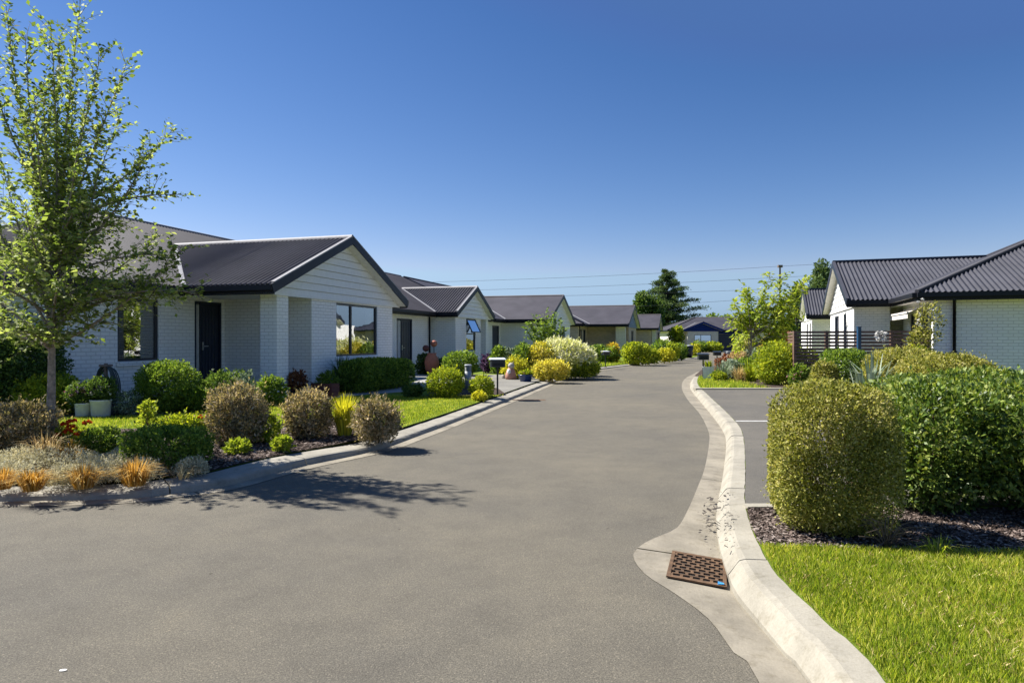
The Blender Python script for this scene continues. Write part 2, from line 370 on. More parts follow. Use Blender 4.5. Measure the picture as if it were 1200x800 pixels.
def ribbon(name, A, B, za, zb, mat):
    mb = MB(); acc = 0.0
    for i in range(len(A) - 1):
        e0, e1 = A[i + 1], B[i + 1]; acc += np.linalg.norm(B[i + 1] - B[i])
        if acc > 2.6:                       # open contraction joint
            acc = 0.0; e0, e1 = A[i] + (A[i + 1] - A[i]) * .88, B[i] + (B[i + 1] - B[i]) * .88
        dip = lambda b: zb(b) if callable(zb) else zb
        q = [(*A[i], za), (*B[i], dip(B[i])), (*e1, dip(e1)), (*e0, za)]
        mb.poly(q, smooth=True)
    o = mb.build(name, mat); 
    return tag(o, kind='structure')
RFn = np.array([nearest_on(RF, p) for p in RO])
ribbon('gutter', RO, RFn, 0.003, (lambda b: -.012 - .036 * math.exp(-((b[1] - 4.5) / 1.0) ** 2)), 'concrete_channel')
ribbon('gutter', LO, LF, 0.005, 0.004, 'concrete_channel')

def kerb(line, side, n_seg, hfun, mat, width):
    nn = normals(line) * side; mb = MB(); i0 = 0
    prof = [(0.0, -0.06), (0.0, 0.004), (0.055, 0.72), (0.075, 0.9), (0.11, 1.0), (width, 1.03), (width, -0.06)] if side < 0 else [(0.0, -0.06), (0.0, 0.004), (0.018, 0.62), (0.035, 0.85), (0.07, 0.97), (width, 1.12), (width, -0.06)]
    while i0 < len(line) - 1:
        i1 = min(i0 + n_seg, len(line) - 1); rings = []
        for i in range(i0, i1 + 1):
            p = line[i].copy()
            if i == i1 and i1 < len(line) - 1:
                d = line[i] - line[i - 1]; p = p - d / np.linalg.norm(d) * 0.014
            h = hfun(p) + random.uniform(-.003, .003); jt = [0 if b < 0 or a == 0 else random.uniform(-.004, .004) for a, b in prof]; rings.append([(p[0] + nn[i][0] * (a + j), p[1] + nn[i][1] * (a + j), -0.08 if b < 0 else b * h) for (a, b), j in zip(prof, jt)])
        for a, b in zip(rings[:-1], rings[1:]):
            for k in range(len(prof) - 1):
                q = [a[k], b[k], b[k + 1], a[k + 1]]; mb.poly(q if side < 0 else q[::-1], smooth=False)
        for rg in (rings[0], rings[-1]): mb.poly(rg)
        i0 = i1
    o = mb.build('kerb', mat); tag(o, kind='structure'); return o
kerb(LF, 1, 7, lambda p: 0.072 + .02 * min(1, max(0, (p[0] + 4.2) / 1.0)) * min(1, max(0, (-1.6 - p[0]) / 1.0)), 'concrete_old', 0.34)
kerb(RF, -1, 15, lambda p: 0.112, 'concrete', 0.24)

# parking bay, its edging and markings, driveway, paths, beds
def between(line, y0, y1): return [tuple(p) for p in line if y0 < p[1] < y1]
RBo = RB - normals(RF) * 0.01
bayL = between(RBo, 5.75, 19.2)
sheet('parking_bay', bayL + [(8.2, 19.2), (8.2, 5.75)], ZG + 0.004, 'asphalt_bay')
mb = MB()
mb.bar((5.30, 19.34, ZG + .0), (8.4, 19.34, ZG + .0), 0.30, 0.07); mb.bar((2.0, 5.7, ZG), (2.75, 5.72, ZG), 0.12, 0.05); mb.bar((8.26, 5.75, ZG + .03), (8.26, 19.2, ZG + .03), 0.12, 0.12)
tag(mb.build('bay_edging', 'concrete'), kind='structure')
def strip(x0, y0, x1, y1, w=0.09):
    d = Vector((x1 - x0, y1 - y0)); n = Vector((-d.y, d.x)).normalized() * w / 2
    return [(x0 - n.x, y0 - n.y), (x1 - n.x, y1 - n.y), (x1 + n.x, y1 + n.y), (x0 + n.x, y0 + n.y)]
sheet('bay_marking', strip(3.95, 11.75, 8.0, 11.75), ZG + 0.008, 'paint_white')
sheet('driveway', between(LB - normals(LF) * -0.01, 17.2, 24.3) + [(1.0, 27.2), (-1.7, 27.5), (-2.3, 24.5), (-1.45, 19.8), (-0.72, 17.4)], ZG + 0.006, 'aggregate')
sheet('footpath', [G(372, 468), G(430, 462.5), G(478, 459), G(500, 452), G(545, 447), (-1.6, 24.0), (-2.3, 25.0), (-2.9, 30.5), (-4.8, 30.0), (-4.6, 25.2), G(490, 446), G(470, 452), G(425, 455), G(372, 459)], ZG + 0.009, 'concrete_path')
sheet('garden_bed', between(LB + normals(LF) * 0.01, 5.0, 11.2)[:-3] + [(-1.93, 10.6), G(425, 497), G(400, 489), G(340, 494), G(250, 502), G(130, 503), G(60, 507), (-10.5, 10.3), (-13.8, 8.5), (-13.8, 5.8)], ZG + 0.010, 'mulch')
sheet('garden_bed', [(-13.5, 10.6), G(30, 490), G(140, 488), G(235, 484), G(300, 480), G(345, 471), (-4.35, 16.4), (-5.1, 22.6), (-8.0, 23), (-8.9, 14.0), (-10.3, 10.3)], ZG + 0.010, 'mulch')
sheet('garden_bed', between(RBo, 4.62, 5.66) + [(9, 5.66), (9, 4.3), (4.2, 4.42), (3.0, 4.5)], ZG + 0.011, 'mulch')
sheet('garden_bed', [(8.35, 8.0), (8.35, 19.2), (7.3, 19.5), (8.0, 25.5), (9.6, 26), (12.5, 18), (14, 8)], ZG + 0.011, 'mulch')
sheet('garden_bed', [(7.2, 26.3), (10.6, 36.3), (14.5, 36), (12.5, 25), (8.2, 25.2)], ZG + 0.014, 'mulch')
sheet('garden_bed', between(LB + normals(LF) * 0.02, 24.3, 32.0) + [(2.0, 34.0), (0.2, 33.0), (-1.2, 28.5), (0.9, 27.3)], ZG + 0.012, 'mulch')
sheet('garden_bed', [G(500, 464), G(560, 464.5), G(592, 461.5), G(583, 455), G(545, 450), G(505, 455)], ZG + 0.013, 'mulch')
bx = MB(); rr = [0.05 * (1 + .35 * random.random()) for _ in range(9)]
bx.poly([(G(73, 786, 0)[0] + .3 * r * math.cos(i * .698), G(73, 786, 0)[1] + .2 * r * math.sin(i * .698), 0.004) for i, r in enumerate(rr)])
tag(bx.build('paint_spot', 'paint_white'), kind='structure')

# ------------------------------------------------------------------ scatter: grass blades and bark chips
def in_poly(P, poly):
    x, y = P[:, 0], P[:, 1]; c = np.zeros(len(P), bool); q = np.array(poly)
    for i in range(len(q)):
        (x1, y1), (x2, y2) = q[i - 1], q[i]
        with np.errstate(divide='ignore', invalid='ignore'):
            c ^= ((y1 > y) != (y2 > y)) & (x < (x2 - x1) * (y - y1) / (y2 - y1) + x1)
    return c
def scatter(poly, per_m2):
    q = np.array(poly); lo, hi = q.min(0), q.max(0); n = int((hi - lo).prod() * per_m2)
    P = lo + rng.random((n, 2)) * (hi - lo); return P[in_poly(P, poly)]
def unit(a): return a / np.maximum(np.linalg.norm(a, axis=-1, keepdims=True), 1e-9)
def blades(P, z, ln, w, lean=0.55):
    n = len(P); h = ln * (0.5 + 0.8 * rng.random(n)); a = rng.random(n) * 2 * np.pi; b = rng.random(n) * 2 * np.pi
    base = np.column_stack([P, np.full(n, z)]); side = np.column_stack([np.cos(a), np.sin(a), np.zeros(n)]) * (w * (0.6 + .7 * rng.random(n)))[:, None] / 2
    ld = np.column_stack([np.cos(b), np.sin(b), np.zeros(n)]) * (lean * rng.random(n) * h)[:, None]; up = np.column_stack([np.zeros((n, 2)), h])
    return np.stack([base - side, base + side, base + up * .6 + ld * .4 + side * .75, base + up + ld], 1)
def grass(name, poly, per_m2, ln, w, label):
    P = scatter(poly, per_m2)
    k = np.sin(P[:, 0] * 3.1 + np.sin(P[:, 1] * 2.3) * 2) * np.sin(P[:, 1] * 3.7 + 1.3 * np.sin(P[:, 0] * 1.9))
    P = P[rng.random(len(P)) < 0.72 + 0.28 * k]
    return tag(npmesh(name, blades(P, ZG - 0.002, ln, w), 4, 'leaf_grass'), label, 'grass', None, 'stuff')
rl = between(RB - normals(RF) * 0.02, 1.9, 4.66)
grass('grass', rl + [(3.0, 4.52), (4.2, 4.44), (5.6, 4.35), (5.0, 3.0), (3.6, 1.9)], 21000, 0.046, 0.0036, 'bright mown grass beside the storm drain in the right foreground')
P = scatter(rl + [(3.0, 4.52), (4.2, 4.44), (5.6, 4.35), (5.0, 3.0), (3.6, 1.9)], 2600); kk = np.sin(P[:, 0] * 2.1 + 1.7 * np.sin(P[:, 1] * 3.3)) * np.sin(P[:, 1] * 2.6 + P[:, 0]); P = P[rng.random(len(P)) < .35 + .5 * kk]
tag(npmesh('dry_grass', blades(P, ZG - .002, .036, .0036, 1.3), 4, 'leaf_straw'), 'dry straw blades mixed into the right foreground lawn', 'grass', None, 'stuff')
#edge = scatter(rl + [(3.0, 4.58), (6, 4.4), (6, 4.3), (3.0, 4.45)] + [(p[0] + .09, p[1]) for p in rl[::-1]][:1], 10)
lawnL = [G(60, 506), G(130, 502), G(250, 501), G(340, 493), G(400, 488), G(425, 496), (-1.95, 10.7)] + between(LB + normals(LF) * 0.03, 10.7, 17.0) + [G(590, 463), G(500, 465), G(430, 463), G(345, 471), G(300, 480), G(235, 484), G(140, 488), G(60, 489)]
grass('grass', lawnL, 2400, 0.04, 0.008, 'sunlit mown lawn in front of the nearest white house')
grass('grass', between(RB - normals(RF) * .03, 19.45, 26) + [(7.6, 25.5), (8.0, 25.2), (7.6, 19.5)], 420, 0.10, 0.018, 'strip of mown grass at the far kerb of the parking bay')
grass('grass', between(LB + normals(LF) * .03, 33, 44) + [(6.5, 46), (2.8, 38), (2.6, 34)], 160, 0.10, 0.03, 'small lawn in front of the brown brick house')

def chips(P, z, s, mat):
    n = len(P); a = rng.random(n) * 2 * np.pi; t = (rng.random((n, 2)) - .5) * 0.9; L_ = s * (0.5 + rng.random(n)); W_ = L_ * (0.25 + .4 * rng.random(n))
    u = unit(np.column_stack([np.cos(a), np.sin(a), t[:, 0]])); v = unit(np.column_stack([-np.sin(a), np.cos(a), t[:, 1]]))
    c = np.column_stack([P, z + 0.5 * s * rng.random(n)]); u = u * (L_ / 2)[:, None]; v = v * (W_ / 2)[:, None]
    return np.stack([c - u - v * .6, c + u * .8 - v, c + u + v * .7, c - u * .9 + v], 1)
bedR = between(RBo, 4.60, 5.66) + [(6, 5.66), (6, 4.34), (4.2, 4.42), (3.0, 4.48)]
P = scatter(bedR, 5200); tag(npmesh('bark_mulch', chips(P, ZG + .012, 0.026, 'chips'), 4, 'chips'), 'loose bark mulch under the rounded bush beside the drain', 'mulch', None, 'stuff')
bedL = between(LB + normals(LF) * 0.02, 6.0, 11.0)[8:] + [G(425, 497), G(400, 489), G(340, 494), G(250, 502), G(60, 507), (-8, 8), (-8, 7.5)]
P = scatter(bedL, 1700); tag(npmesh('bark_mulch', chips(P, ZG + .012, 0.034, 'chips'), 4, 'chips'), 'loose bark mulch around the round shrubs along the left kerb', 'mulch', None, 'stuff')
# crumbs of bark washed over the kerb and into the gutter
cz = []
for i in range(170):
    t = rng.normal(0, 1); px = 838 + rng.normal(0, 13); py = 607 + rng.normal(0, 17)
    if 570 < py < 650 and px > 818: cz.append((*G(px, py, 0.0), 0.006) if px < 840 else (*G(px, py, ZG), 0.118))
cz = np.array(cz); q = chips(cz[:, :2], 0, .012 + .034 * rng.random(len(cz)) ** 2, 'chips'); q[:, :, 2] += cz[:, 2][:, None] + 0.006
tag(npmesh('bark_litter', q, 4, 'bark_dark'), 'dark bark crumbs spilt over the kerb into the gutter', 'litter', None, 'stuff')
# ------------------------------------------------------------------ foliage
def leafquads(pos, ax, nr, Ln, W):
    sd = unit(np.cross(ax, nr)); n2 = np.cross(sd, ax)
    tip = pos + ax * Ln[:, None]; mid = pos + ax * (Ln * .48)[:, None]; s = sd * (W / 2)[:, None]; f = n2 * (W * .16)[:, None]
    return np.stack([pos, mid + s + f, tip, mid - s + f], 1)
def rdir(n): return unit(rng.normal(size=(n, 3)))
def lump(d, amp, seed, fr=(2.3, 5.5)):
    r = np.random.default_rng(seed); o = np.zeros(len(d))
    for k in range(10):
        w = r.normal(size=3) * (fr[0] if k < 4 else fr[1]); o += np.sin(d @ w + r.random() * 6.28) * (1.0 if k < 4 else 0.6)
    return 1 + amp * o / 4.2
def blob(c, rx, ry, rz, n, Ln, Wd, seed, box=2.2, amp=0.10, depth=0.45, up=0.35, outw=0.55, gaps=0.0, sprig=0.0, zmin=0.0, flat=0.0, top=1.16, stray=0):
    d = rdir(n)
    k = (np.abs(d[:, 0]) ** box + np.abs(d[:, 1]) ** box + np.abs(d[:, 2]) ** box) ** (-1 / box)
    f = (1 - depth * rng.random(n) ** 1.7) * lump(d, amp, seed)
    if sprig > 0:
        m = rng.random(n) < 0.16; cell = np.sin(d @ np.array([19.0, 7, 11]) + seed) * np.sin(d @ np.array([-9.0, 17, 13]))
        f = np.where(m & (cell > 0.2), f * (1 + sprig * rng.random(n)), f)
    if gaps > 0:
        g = np.zeros(n); r2 = np.random.default_rng(seed + 5)
        for _ in range(6): g += np.sin(d @ (r2.normal(size=3) * 8) + r2.random() * 6.3)
        keep = (g / 2.4 > -1.2 + gaps) | (f < 0.72); d, k, f = d[keep], k[keep], f[keep]
    n = len(d); pos = np.array(c) + d * (k * f)[:, None] * np.array([rx, ry, rz])
    if stray:                               # loose shoots standing out of the outline
        q = rng.integers(0, n, stray); m = 7; ln = min(.8, rx + rz) * (.05 + .20 * rng.random(stray)) * (.55 if box > 2.9 else 1); dd = unit(d[q] * .8 + np.array([0, 0, .55]) + rng.normal(0, .25, (stray, 3)))
        st = np.array(c) + d[q] * (k[q] * .92)[:, None] * np.array([rx, ry, rz]); u = (np.arange(m) + .5) / m
        sp = (st[:, None, :] + dd[:, None, :] * (ln[:, None] * u)[:, :, None] + rng.normal(0, .006, (stray, m, 3))).reshape(-1, 3)
        pos = np.concatenate([pos, sp]); d = np.concatenate([d, np.repeat(dd, m, 0)])
    ok = (pos[:, 2] > zmin) & (pos[:, 2] < c[2] + rz * top * (1 + .05 * np.sin(pos[:, 0] * 9) * np.sin(pos[:, 1] * 8)) + .03 * rng.random(len(pos)) ** 3 * (rz > .3) + np.where(np.arange(len(pos)) >= n, .10, 0)); pos, d = pos[ok], d[ok]; n = len(pos)
    ax = unit(d * outw + rdir(n) * 0.75 + np.array([0, 0, up])); nr = unit(d * 0.7 + rdir(n) * .8 + np.array([0, 0, .5 + flat]))
    nr = unit(nr - ax * (nr * ax).sum(1)[:, None])
    s = 0.65 + .7 * rng.random(n)
    return leafquads(pos, ax, nr, Ln * s, Wd * s)
def shoots(c, h, r, n, w, curl=0.5, seed=0, thin=1.0):
    """arching strap blades from a common base: four-part ribbons as two quads each"""
    a = rng.random(n) * 2 * np.pi; e = rng.random(n); hh = h * (.55 + .5 * rng.random(n)); rr = r * e
    b = np.column_stack([np.cos(a), np.sin(a), np.zeros(n)]); sd = np.column_stack([-np.sin(a), np.cos(a), np.zeros(n)]) * (w * (.6 + .6 * rng.random(n)))[:, None] / 2
    p0 = np.array(c) + b * (r * .38 * rng.random(n) ** .6)[:, None]
    p1 = p0 + b * (rr * .4)[:, None] + np.array([0, 0, 1.0]) * (hh * .65)[:, None]
    p2 = p0 + b * rr[:, None] + np.array([0, 0, 1.0]) * (hh * (1 - curl * e * .6))[:, None]
    q1 = np.stack([p0 - sd, p0 + sd, p1 + sd * .9, p1 - sd * .9], 1); q2 = np.stack([p1 - sd * .9, p1 + sd * .9, p2 + sd * .2, p2 - sd * .2], 1)
    return np.concatenate([q1, q2])
STYLE = {  # material, leaf length, width, box, lump amplitude, depth, gaps, sprig, cover
 'corokia': ('leaf_corokia', .030, .011, 2.2, .22, .55, .5, .42, 3.0), 'olive': ('leaf_olive', .024, .012, 2.5, .14, .45, .4, .2, 3.0),
 'box': ('leaf_box', .036, .018, 2.5, .13, .45, .4, .14, 2.6), 'dark': ('leaf_dark', .07, .035, 2.2, .16, .55, .4, .2, 2.4),
 'green': ('leaf_yellowgreen', .05, .026, 2.2, .14, .5, .4, .15, 2.4), 'glossy': ('leaf_glossy', .050, .023, 2.8, .15, .65, .6, .22, 2.3),
 'lime': ('leaf_lime', .06, .03, 2.2, .16, .5, .4, .2, 2.4), 'yellow': ('leaf_yellow', .06, .03, 2.2, .14, .5, .35, .15, 2.4), 'gold': ('leaf_gold', .06, .03, 2.2, .14, .5, .35, .15, 2.4),
 'cream': ('leaf_cream', .07, .02, 2.0, .15, .5, .3, .30, 2.4), 'red': ('leaf_red', .06, .03, 2.1, .16, .5, .4, .25, 2.2), 'purple': ('leaf_purple', .06, .025, 2.1, .18, .5, .4, .3, 2.2),
 'grey': ('leaf_grey', .07, .025, 2.1, .2, .6, .4, .3, 2.2), 'silver': ('leaf_silver', .03, .008, 2.2, .14, .5, .3, .25, 2.2)}
ns = [100]
def foliage(parent, c, rx, ry, rz, style, Y, cover=1.0, mat=None, zmin=None, name='foliage'):
    m, l, w, box, amp, dep, gaps, spr, cov = STYLE[style]; ns[0] += 1
    px = Y / F; k = max(1.0, 1.9 * px / w * .8); l2, w2 = l * k, w * k
    area = 4 * math.pi * ((rx * ry) ** 1.6 / 3 + (rx * rz) ** 1.6 / 3 + (ry * rz) ** 1.6 / 3) ** (1 / 1.6)
    n = int(min(160000, max(250, cov * cover * area / (l2 * w2 * .5))))
    V = blob(c, rx, ry, rz, n, l2, w2, ns[0], box, amp, dep, gaps=gaps, sprig=spr, zmin=ZG + .015 if zmin is None else zmin, top=1.0 if style in ('glossy', 'clipped', 'olive') else 1.1 if style == 'box' else 1.2, stray=0 if Y > 32 else {'corokia': 120, 'clipped': 110, 'box': 40, 'olive': 70}.get(style, 45))
    return npmesh(name, V, 4, mat or m, parent, parent['_b'])
def stems(parent, c, base_z, spread, top, n, r, mat='twig'):
    mb = MB()
    for i in range(n):
        a = random.random() * 6.28; q = spread * (.3 + .7 * random.random()); h = (top - base_z) * (.6 + .4 * random.random())
        p0 = Vector((c[0] + .1 * spread * math.cos(a), c[1] + .1 * spread * math.sin(a), base_z - .01)); pts = [p0]
        for k in (1, 2, 3, 4):
            t = k / 4; pts.append(Vector((c[0] + math.cos(a) * q * t + random.uniform(-.04, .04) * spread, c[1] + math.sin(a) * q * t + random.uniform(-.04, .04) * spread, base_z + h * t)))
        mb.tube(pts, [r, r * .8, r * .6, r * .45, r * .25], 5)
    return mb.build('stem', mat, parent)
def shrub(px, py, top, w, style, label, cat='shrub', Y=None, name='shrub', group=None, ell=1.0, cover=1.0, hfix=None, stem=True, mat=None, raise_=0.0):
    """px: centre column, py: row of its foot (or Y: its distance), top: row of its top, w: width in columns"""
    if Y is None: x, Y = G(px, py)
    else: x = AT(px, Y)[0]
    rx = w / 2 * Y / F; ry = rx * ell; ztop = ZY(top, Y) if hfix is None else ZG + hfix
    yc = Y + ry * .8; x = (px - 600) / F * yc; rx *= yc / Y; ztop = ZY(top, .55 * Y + .45 * yc) - (.03 if Y < 10 else 0) if hfix is None else ztop
    z0 = ZG + raise_; h = max(.1, ztop - z0); e = empty(name, (x, yc, ZG), label, cat, group)
    foliage(e, (x, yc, z0 + h * .5), rx * .94, ry * .94, h * .5 * 1.03, style, Y, cover, mat)
    if stem: stems(e, (x, yc), ZG, rx * .6, z0 + h * .75, 7 if Y < 12 else 5, max(.008, .0012 * Y))
    return e
def flowers(parent, c, rx, ry, rz, n, s, mat, ztop_only=True):
    """n blooms of seven petals each, every bloom a part of its own (a mass of them is one part)"""
    d = rdir(n); d[:, 2] = np.abs(d[:, 2]) if ztop_only else d[:, 2]
    cen = np.array(c) + d * np.array([rx, ry, rz]) * (0.95 + .12 * rng.random(n))[:, None]; out = []
    for k in range(7):
        ax = unit(d * .5 + rdir(n) * .9); nr = unit(np.cross(ax, rdir(n))); out.append(leafquads(cen, ax, nr, np.full(n, s * .62), np.full(n, s * .5)))
    if n > 60: return tag(npmesh('flower', np.concatenate(out), 4, mat, parent, parent['_b']), kind='stuff')
    for i in range(n): npmesh('flower', np.stack([o[i] for o in out]), 4, mat, parent, tuple(cen[i]))
# ------------------------------------------------------------------ houses
ZS, ZE = 2.65, 2.85                      # soffit and roof-edge level
class House:
    def __init__(h, name, label, O, rd, sd, wall_mat, gable_mat, roof_mat, corr=True, group=None):
        h.O = Vector((O[0], O[1], 0)); h.r = Vector((rd[0], rd[1], 0)).normalized(); h.s = Vector((sd[0], sd[1], 0)).normalized()
        h.root = empty(name, (O[0], O[1], ZG), label, 'house', group)
        h.wm, h.gm, h.rm, h.corr = wall_mat, gable_mat, roof_mat, corr
        h.wall = MB(); h.roof = MB(); h.cap = []; h.gut = []; h.sof = []; h.barge = []; h.gable = []; h.valley = []
    def n(h, lst): m = MB(); lst.append(m); return m
    def P(h, r, s, z=0.0): return h.O + h.r * r + h.s * s + Vector((0, 0, z))
    # walls ------------------------------------------------------------
    def seg(h, A, B, z0=ZG - 0.05, z1=ZS, ops=(), depth=0.09):
        a, b = h.P(*A), h.P(*B); d = b - a; ln = d.length; d /= ln; n = Vector((d.y, -d.x, 0)); u0 = random.random() * 3
        us = sorted({0, ln, *[o[0] for o in ops], *[o[1] for o in ops]}); zs = sorted({z0, z1, *[o[2] for o in ops], *[o[3] for o in ops]})
        for i in range(len(us) - 1):
            for j in range(len(zs) - 1):
                mu, mz = (us[i] + us[i + 1]) / 2, (zs[j] + zs[j + 1]) / 2
                if any(o[0] < mu < o[1] and o[2] < mz < o[3] for o in ops): continue
                q = [(us[i], zs[j]), (us[i + 1], zs[j]), (us[i + 1], zs[j + 1]), (us[i], zs[j + 1])]
                h.wall.poly([a + d * x + Vector((0, 0, y)) for x, y in q], [(x + u0, y) for x, y in q])
        for o in ops:
            c = [(o[0], o[2]), (o[1], o[2]), (o[1], o[3]), (o[0], o[3])]
            for k in range(4):
                p, q = c[k], c[(k + 1) % 4]; pp = a + d * p[0] + Vector((0, 0, p[1])); qq = a + d * q[0] + Vector((0, 0, q[1]))
                h.wall.poly([pp, qq, qq - n * depth, pp - n * depth], [(0, 0), (.3, 0), (.3, depth), (0, depth)])
        return a, d, n
    def at(h, fr, u, z, off=0.0): a, d, n = fr; return a + d * u + n * off + Vector((0, 0, z))
    def window(h, fr, o, mull=(), transom=(), blind=None, glass='glass', sill=True, label=None, dep=0.06):
        a, d, n = fr; u0, u1, z0, z1 = o; up = Vector((0, 0, 1)); w = 0.06; f = MB()
        def b(x0, y0, x1, y1): f.box(h.at(fr, (x0 + x1) / 2, (y0 + y1) / 2, -dep), d * (x1 - x0) / 2, up * (y1 - y0) / 2, n * 0.03)
        b(u0, z0, u1, z0 + w); b(u0, z1 - w, u1, z1); b(u0, z0 + w, u0 + w, z1 - w); b(u1 - w, z0 + w, u1, z1 - w)
        for m in mull: b(m - w / 2, z0 + w, m + w / 2, z1 - w)
        for t, x0, x1 in transom: b(x0, t - w / 2, x1, t + w / 2)
        o_ = f.build('window', 'aluminium_black', h.root)
        if label: o_['label'] = label
        def sub(nm, mat, fn): m = MB(); fn(m); return m.build(nm, mat, o_)
        def quad(m, off, x0=u0 + .02, x1=u1 - .02, y0=z0 + .02, y1=z1 - .02): m.poly([h.at(fr, x0, y0, off), h.at(fr, x1, y0, off), h.at(fr, x1, y1, off), h.at(fr, x0, y1, off)])
        sub('pane', glass, lambda m: quad(m, -dep - 0.005))
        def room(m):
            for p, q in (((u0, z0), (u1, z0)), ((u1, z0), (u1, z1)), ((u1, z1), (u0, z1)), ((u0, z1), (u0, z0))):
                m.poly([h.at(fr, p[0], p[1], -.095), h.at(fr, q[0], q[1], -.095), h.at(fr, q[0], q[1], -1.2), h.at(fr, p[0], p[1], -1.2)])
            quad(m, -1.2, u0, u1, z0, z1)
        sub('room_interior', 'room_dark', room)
        if blind == 'slats':
            def sl(m):
                z = z0 + .08
                while z < z1 - .06: m.box(h.at(fr, (u0 + u1) / 2, z, -dep - .07), d * ((u1 - u0) / 2 - .07), n * .018 + up * .012, (up * .0015)); z += .05
            sub('blind', 'blind', sl)
        elif blind == 'curtains':
            for x0, x1 in ((u0 + .05, u0 + (u1 - u0) * .17), (u1 - (u1 - u0) * .17, u1 - .05)):
                m = MB(); k = 14
                for i in range(k):
                    xa, xb = x0 + (x1 - x0) * i / k, x0 + (x1 - x0) * (i + 1) / k; oa, ob = -dep - .13 + .03 * (i % 2), -dep - .13 + .03 * ((i + 1) % 2)
                    m.poly([h.at(fr, xa, z0 + .03, oa), h.at(fr, xb, z0 + .03, ob), h.at(fr, xb, z1 - .03, ob), h.at(fr, xa, z1 - .03, oa)])
                m.build('curtain', 'curtain', o_)
        elif blind == 'roller':
            sub('blind', 'blind', lambda m: quad(m, -dep - .08, u0 + .05, u1 - .05, z0 + (z1 - z0) * .5, z1 - .05))
        if sill: sub('sill', 'brick_white' if h.wm == 'brick_white' else 'brick_tan', lambda m: m.box(h.at(fr, (u0 + u1) / 2, z0 - .045, .012), d * ((u1 - u0) / 2 + .05), up * .043, n * .05 - up * .012))
        return o_
    def door(h, fr, o, light=None, dep=0.05, label=None, mat='door_dark', garage=False):
        a, d, n = fr; u0, u1, z0, z1 = o; up = Vector((0, 0, 1)); m = MB(); w = .05
        for x0, x1, y0, y1 in ((u0, u0 + w, z0, z1), (u1 - w, u1, z0, z1), (u0 + w, u1 - w, z1 - w, z1)): m.box(h.at(fr, (x0 + x1) / 2, (y0 + y1) / 2, -.03), d * (x1 - x0) / 2, up * (y1 - y0) / 2, n * .04)
        x0 = u0 + w; x1 = u1 - w
        if light: x0 = u0 + w + light
        if garage:
            k = 5
            for i in range(k): m.box(h.at(fr, (x0 + x1) / 2, z0 + (z1 - w - z0) * (i + .5) / k, -dep), d * (x1 - x0) / 2, up * ((z1 - w - z0) / k / 2 - .012), n * .02)
            m.box(h.at(fr, (x0 + x1) / 2, (z0 + z1 - w) / 2, -dep - .03), d * (x1 - x0) / 2, up * (z1 - w - z0) / 2, n * .02)
        else:
            m.box(h.at(fr, (x0 + x1) / 2, (z0 + z1 - w) / 2, -dep - .02), d * (x1 - x0) / 2, up * (z1 - w - z0) / 2, n * .02)
            k = 5; pw = (x1 - x0 - .12) / k
            for i in range(k): m.box(h.at(fr, x0 + .06 + pw * (i + .5), (z0 + z1) / 2, -dep + .004), d * (pw / 2 - .012), up * ((z1 - z0) / 2 - .14), n * .01)
        o_ = m.build('garage_door' if garage else 'door', mat, h.root)
        if label: o_['label'] = label
        if light:
            g = MB(); g.box(h.at(fr, u0 + w + light / 2, (z0 + z1) / 2, -dep - .01), d * (light / 2 - .03), up * ((z1 - z0) / 2 - .08), n * .008); g.build('sidelight', 'curtain', o_)
        if not garage:
            k = MB(); xx = x0 + .07; k.bar(h.at(fr, xx, z0 + 1.0, .0), h.at(fr, xx, z0 + 1.0, .05), .025, .025); k.bar(h.at(fr, xx - .01, z0 + 1.0, .05), h.at(fr, xx + .12, z0 + 1.0, .05), .02, .02); k.box(h.at(fr, xx, z0 + 1.0, -.02), d * .02, up * .11, n * .012)
            k.build('handle', 'steel', o_)
        return o_
    def pillar(h, r0, r1, s0, s1, mat=None, z1=ZS):
        m = MB(); c = [(r0, s0), (r1, s0), (r1, s1), (r0, s1)]
        for k in range(4):
            A, B = c[k], c[(k + 1) % 4]; a, b = h.P(*A), h.P(*B); ln = (b - a).length
            m.poly([a + Vector((0, 0, ZG - .05)), b + Vector((0, 0, ZG - .05)), b + Vector((0, 0, z1)), a + Vector((0, 0, z1))], [(0.12 * k, 0), (ln + .12 * k, 0), (ln + .12 * k, z1), (.12 * k, z1)])
        return m.build('pillar', mat or h.wm, h.root)
    def downpipe(h, r, s, z1=ZS + .05):
        m = MB(); p = h.P(r, s); m.tube([p + Vector((0, 0, ZG)), p + Vector((0, 0, z1 - .3))], .04, 8)
        q = h.P(r, s) + Vector((0, 0, z1)); m.tube([p + Vector((0, 0, z1 - .32)), p + (q - p) * .5 + Vector((0, 0, .0)), q], .04, 8)
        m.bar(p + Vector((0, 0, 1.2)), p + Vector((0, 0, 1.24)), .11, .1); return m.build('downpipe', 'fascia', h.root)
    # roof ---------------------------------------------------------------
    def slope(h, pts, eave, lam=0.14, amp=0.024):
        p = [h.P(*q) for q in pts]; e = (h.r if eave == 'r' else h.s); 
        n = (p[1] - p[0]).cross(p[2] - p[0]).normalized()
        if n.z < 0: n = -n
        w = n.cross(e).normalized(); 
        if w.z < 0: w = -w
        q = [((x - p[0]).dot(e), (x - p[0]).dot(w)) for x in p]; a0, a1 = min(x[0] for x in q), max(x[0] for x in q)
        def span(a):
            bs = []
            for (x1, y1), (x2, y2) in zip(q, q[1:] + q[:1]):
                if abs(x1 - x2) < 1e-9: 
                    if abs(a - x1) < 1e-6: bs += [y1, y2]
                elif min(x1, x2) - 1e-9 <= a <= max(x1, x2) + 1e-9: bs.append(y1 + (y2 - y1) * (a - x1) / (x2 - x1))
            return (min(bs), max(bs)) if bs else (0, 0)
        k = max(2, int((a1 - a0) / lam * 6)) if h.corr else 2
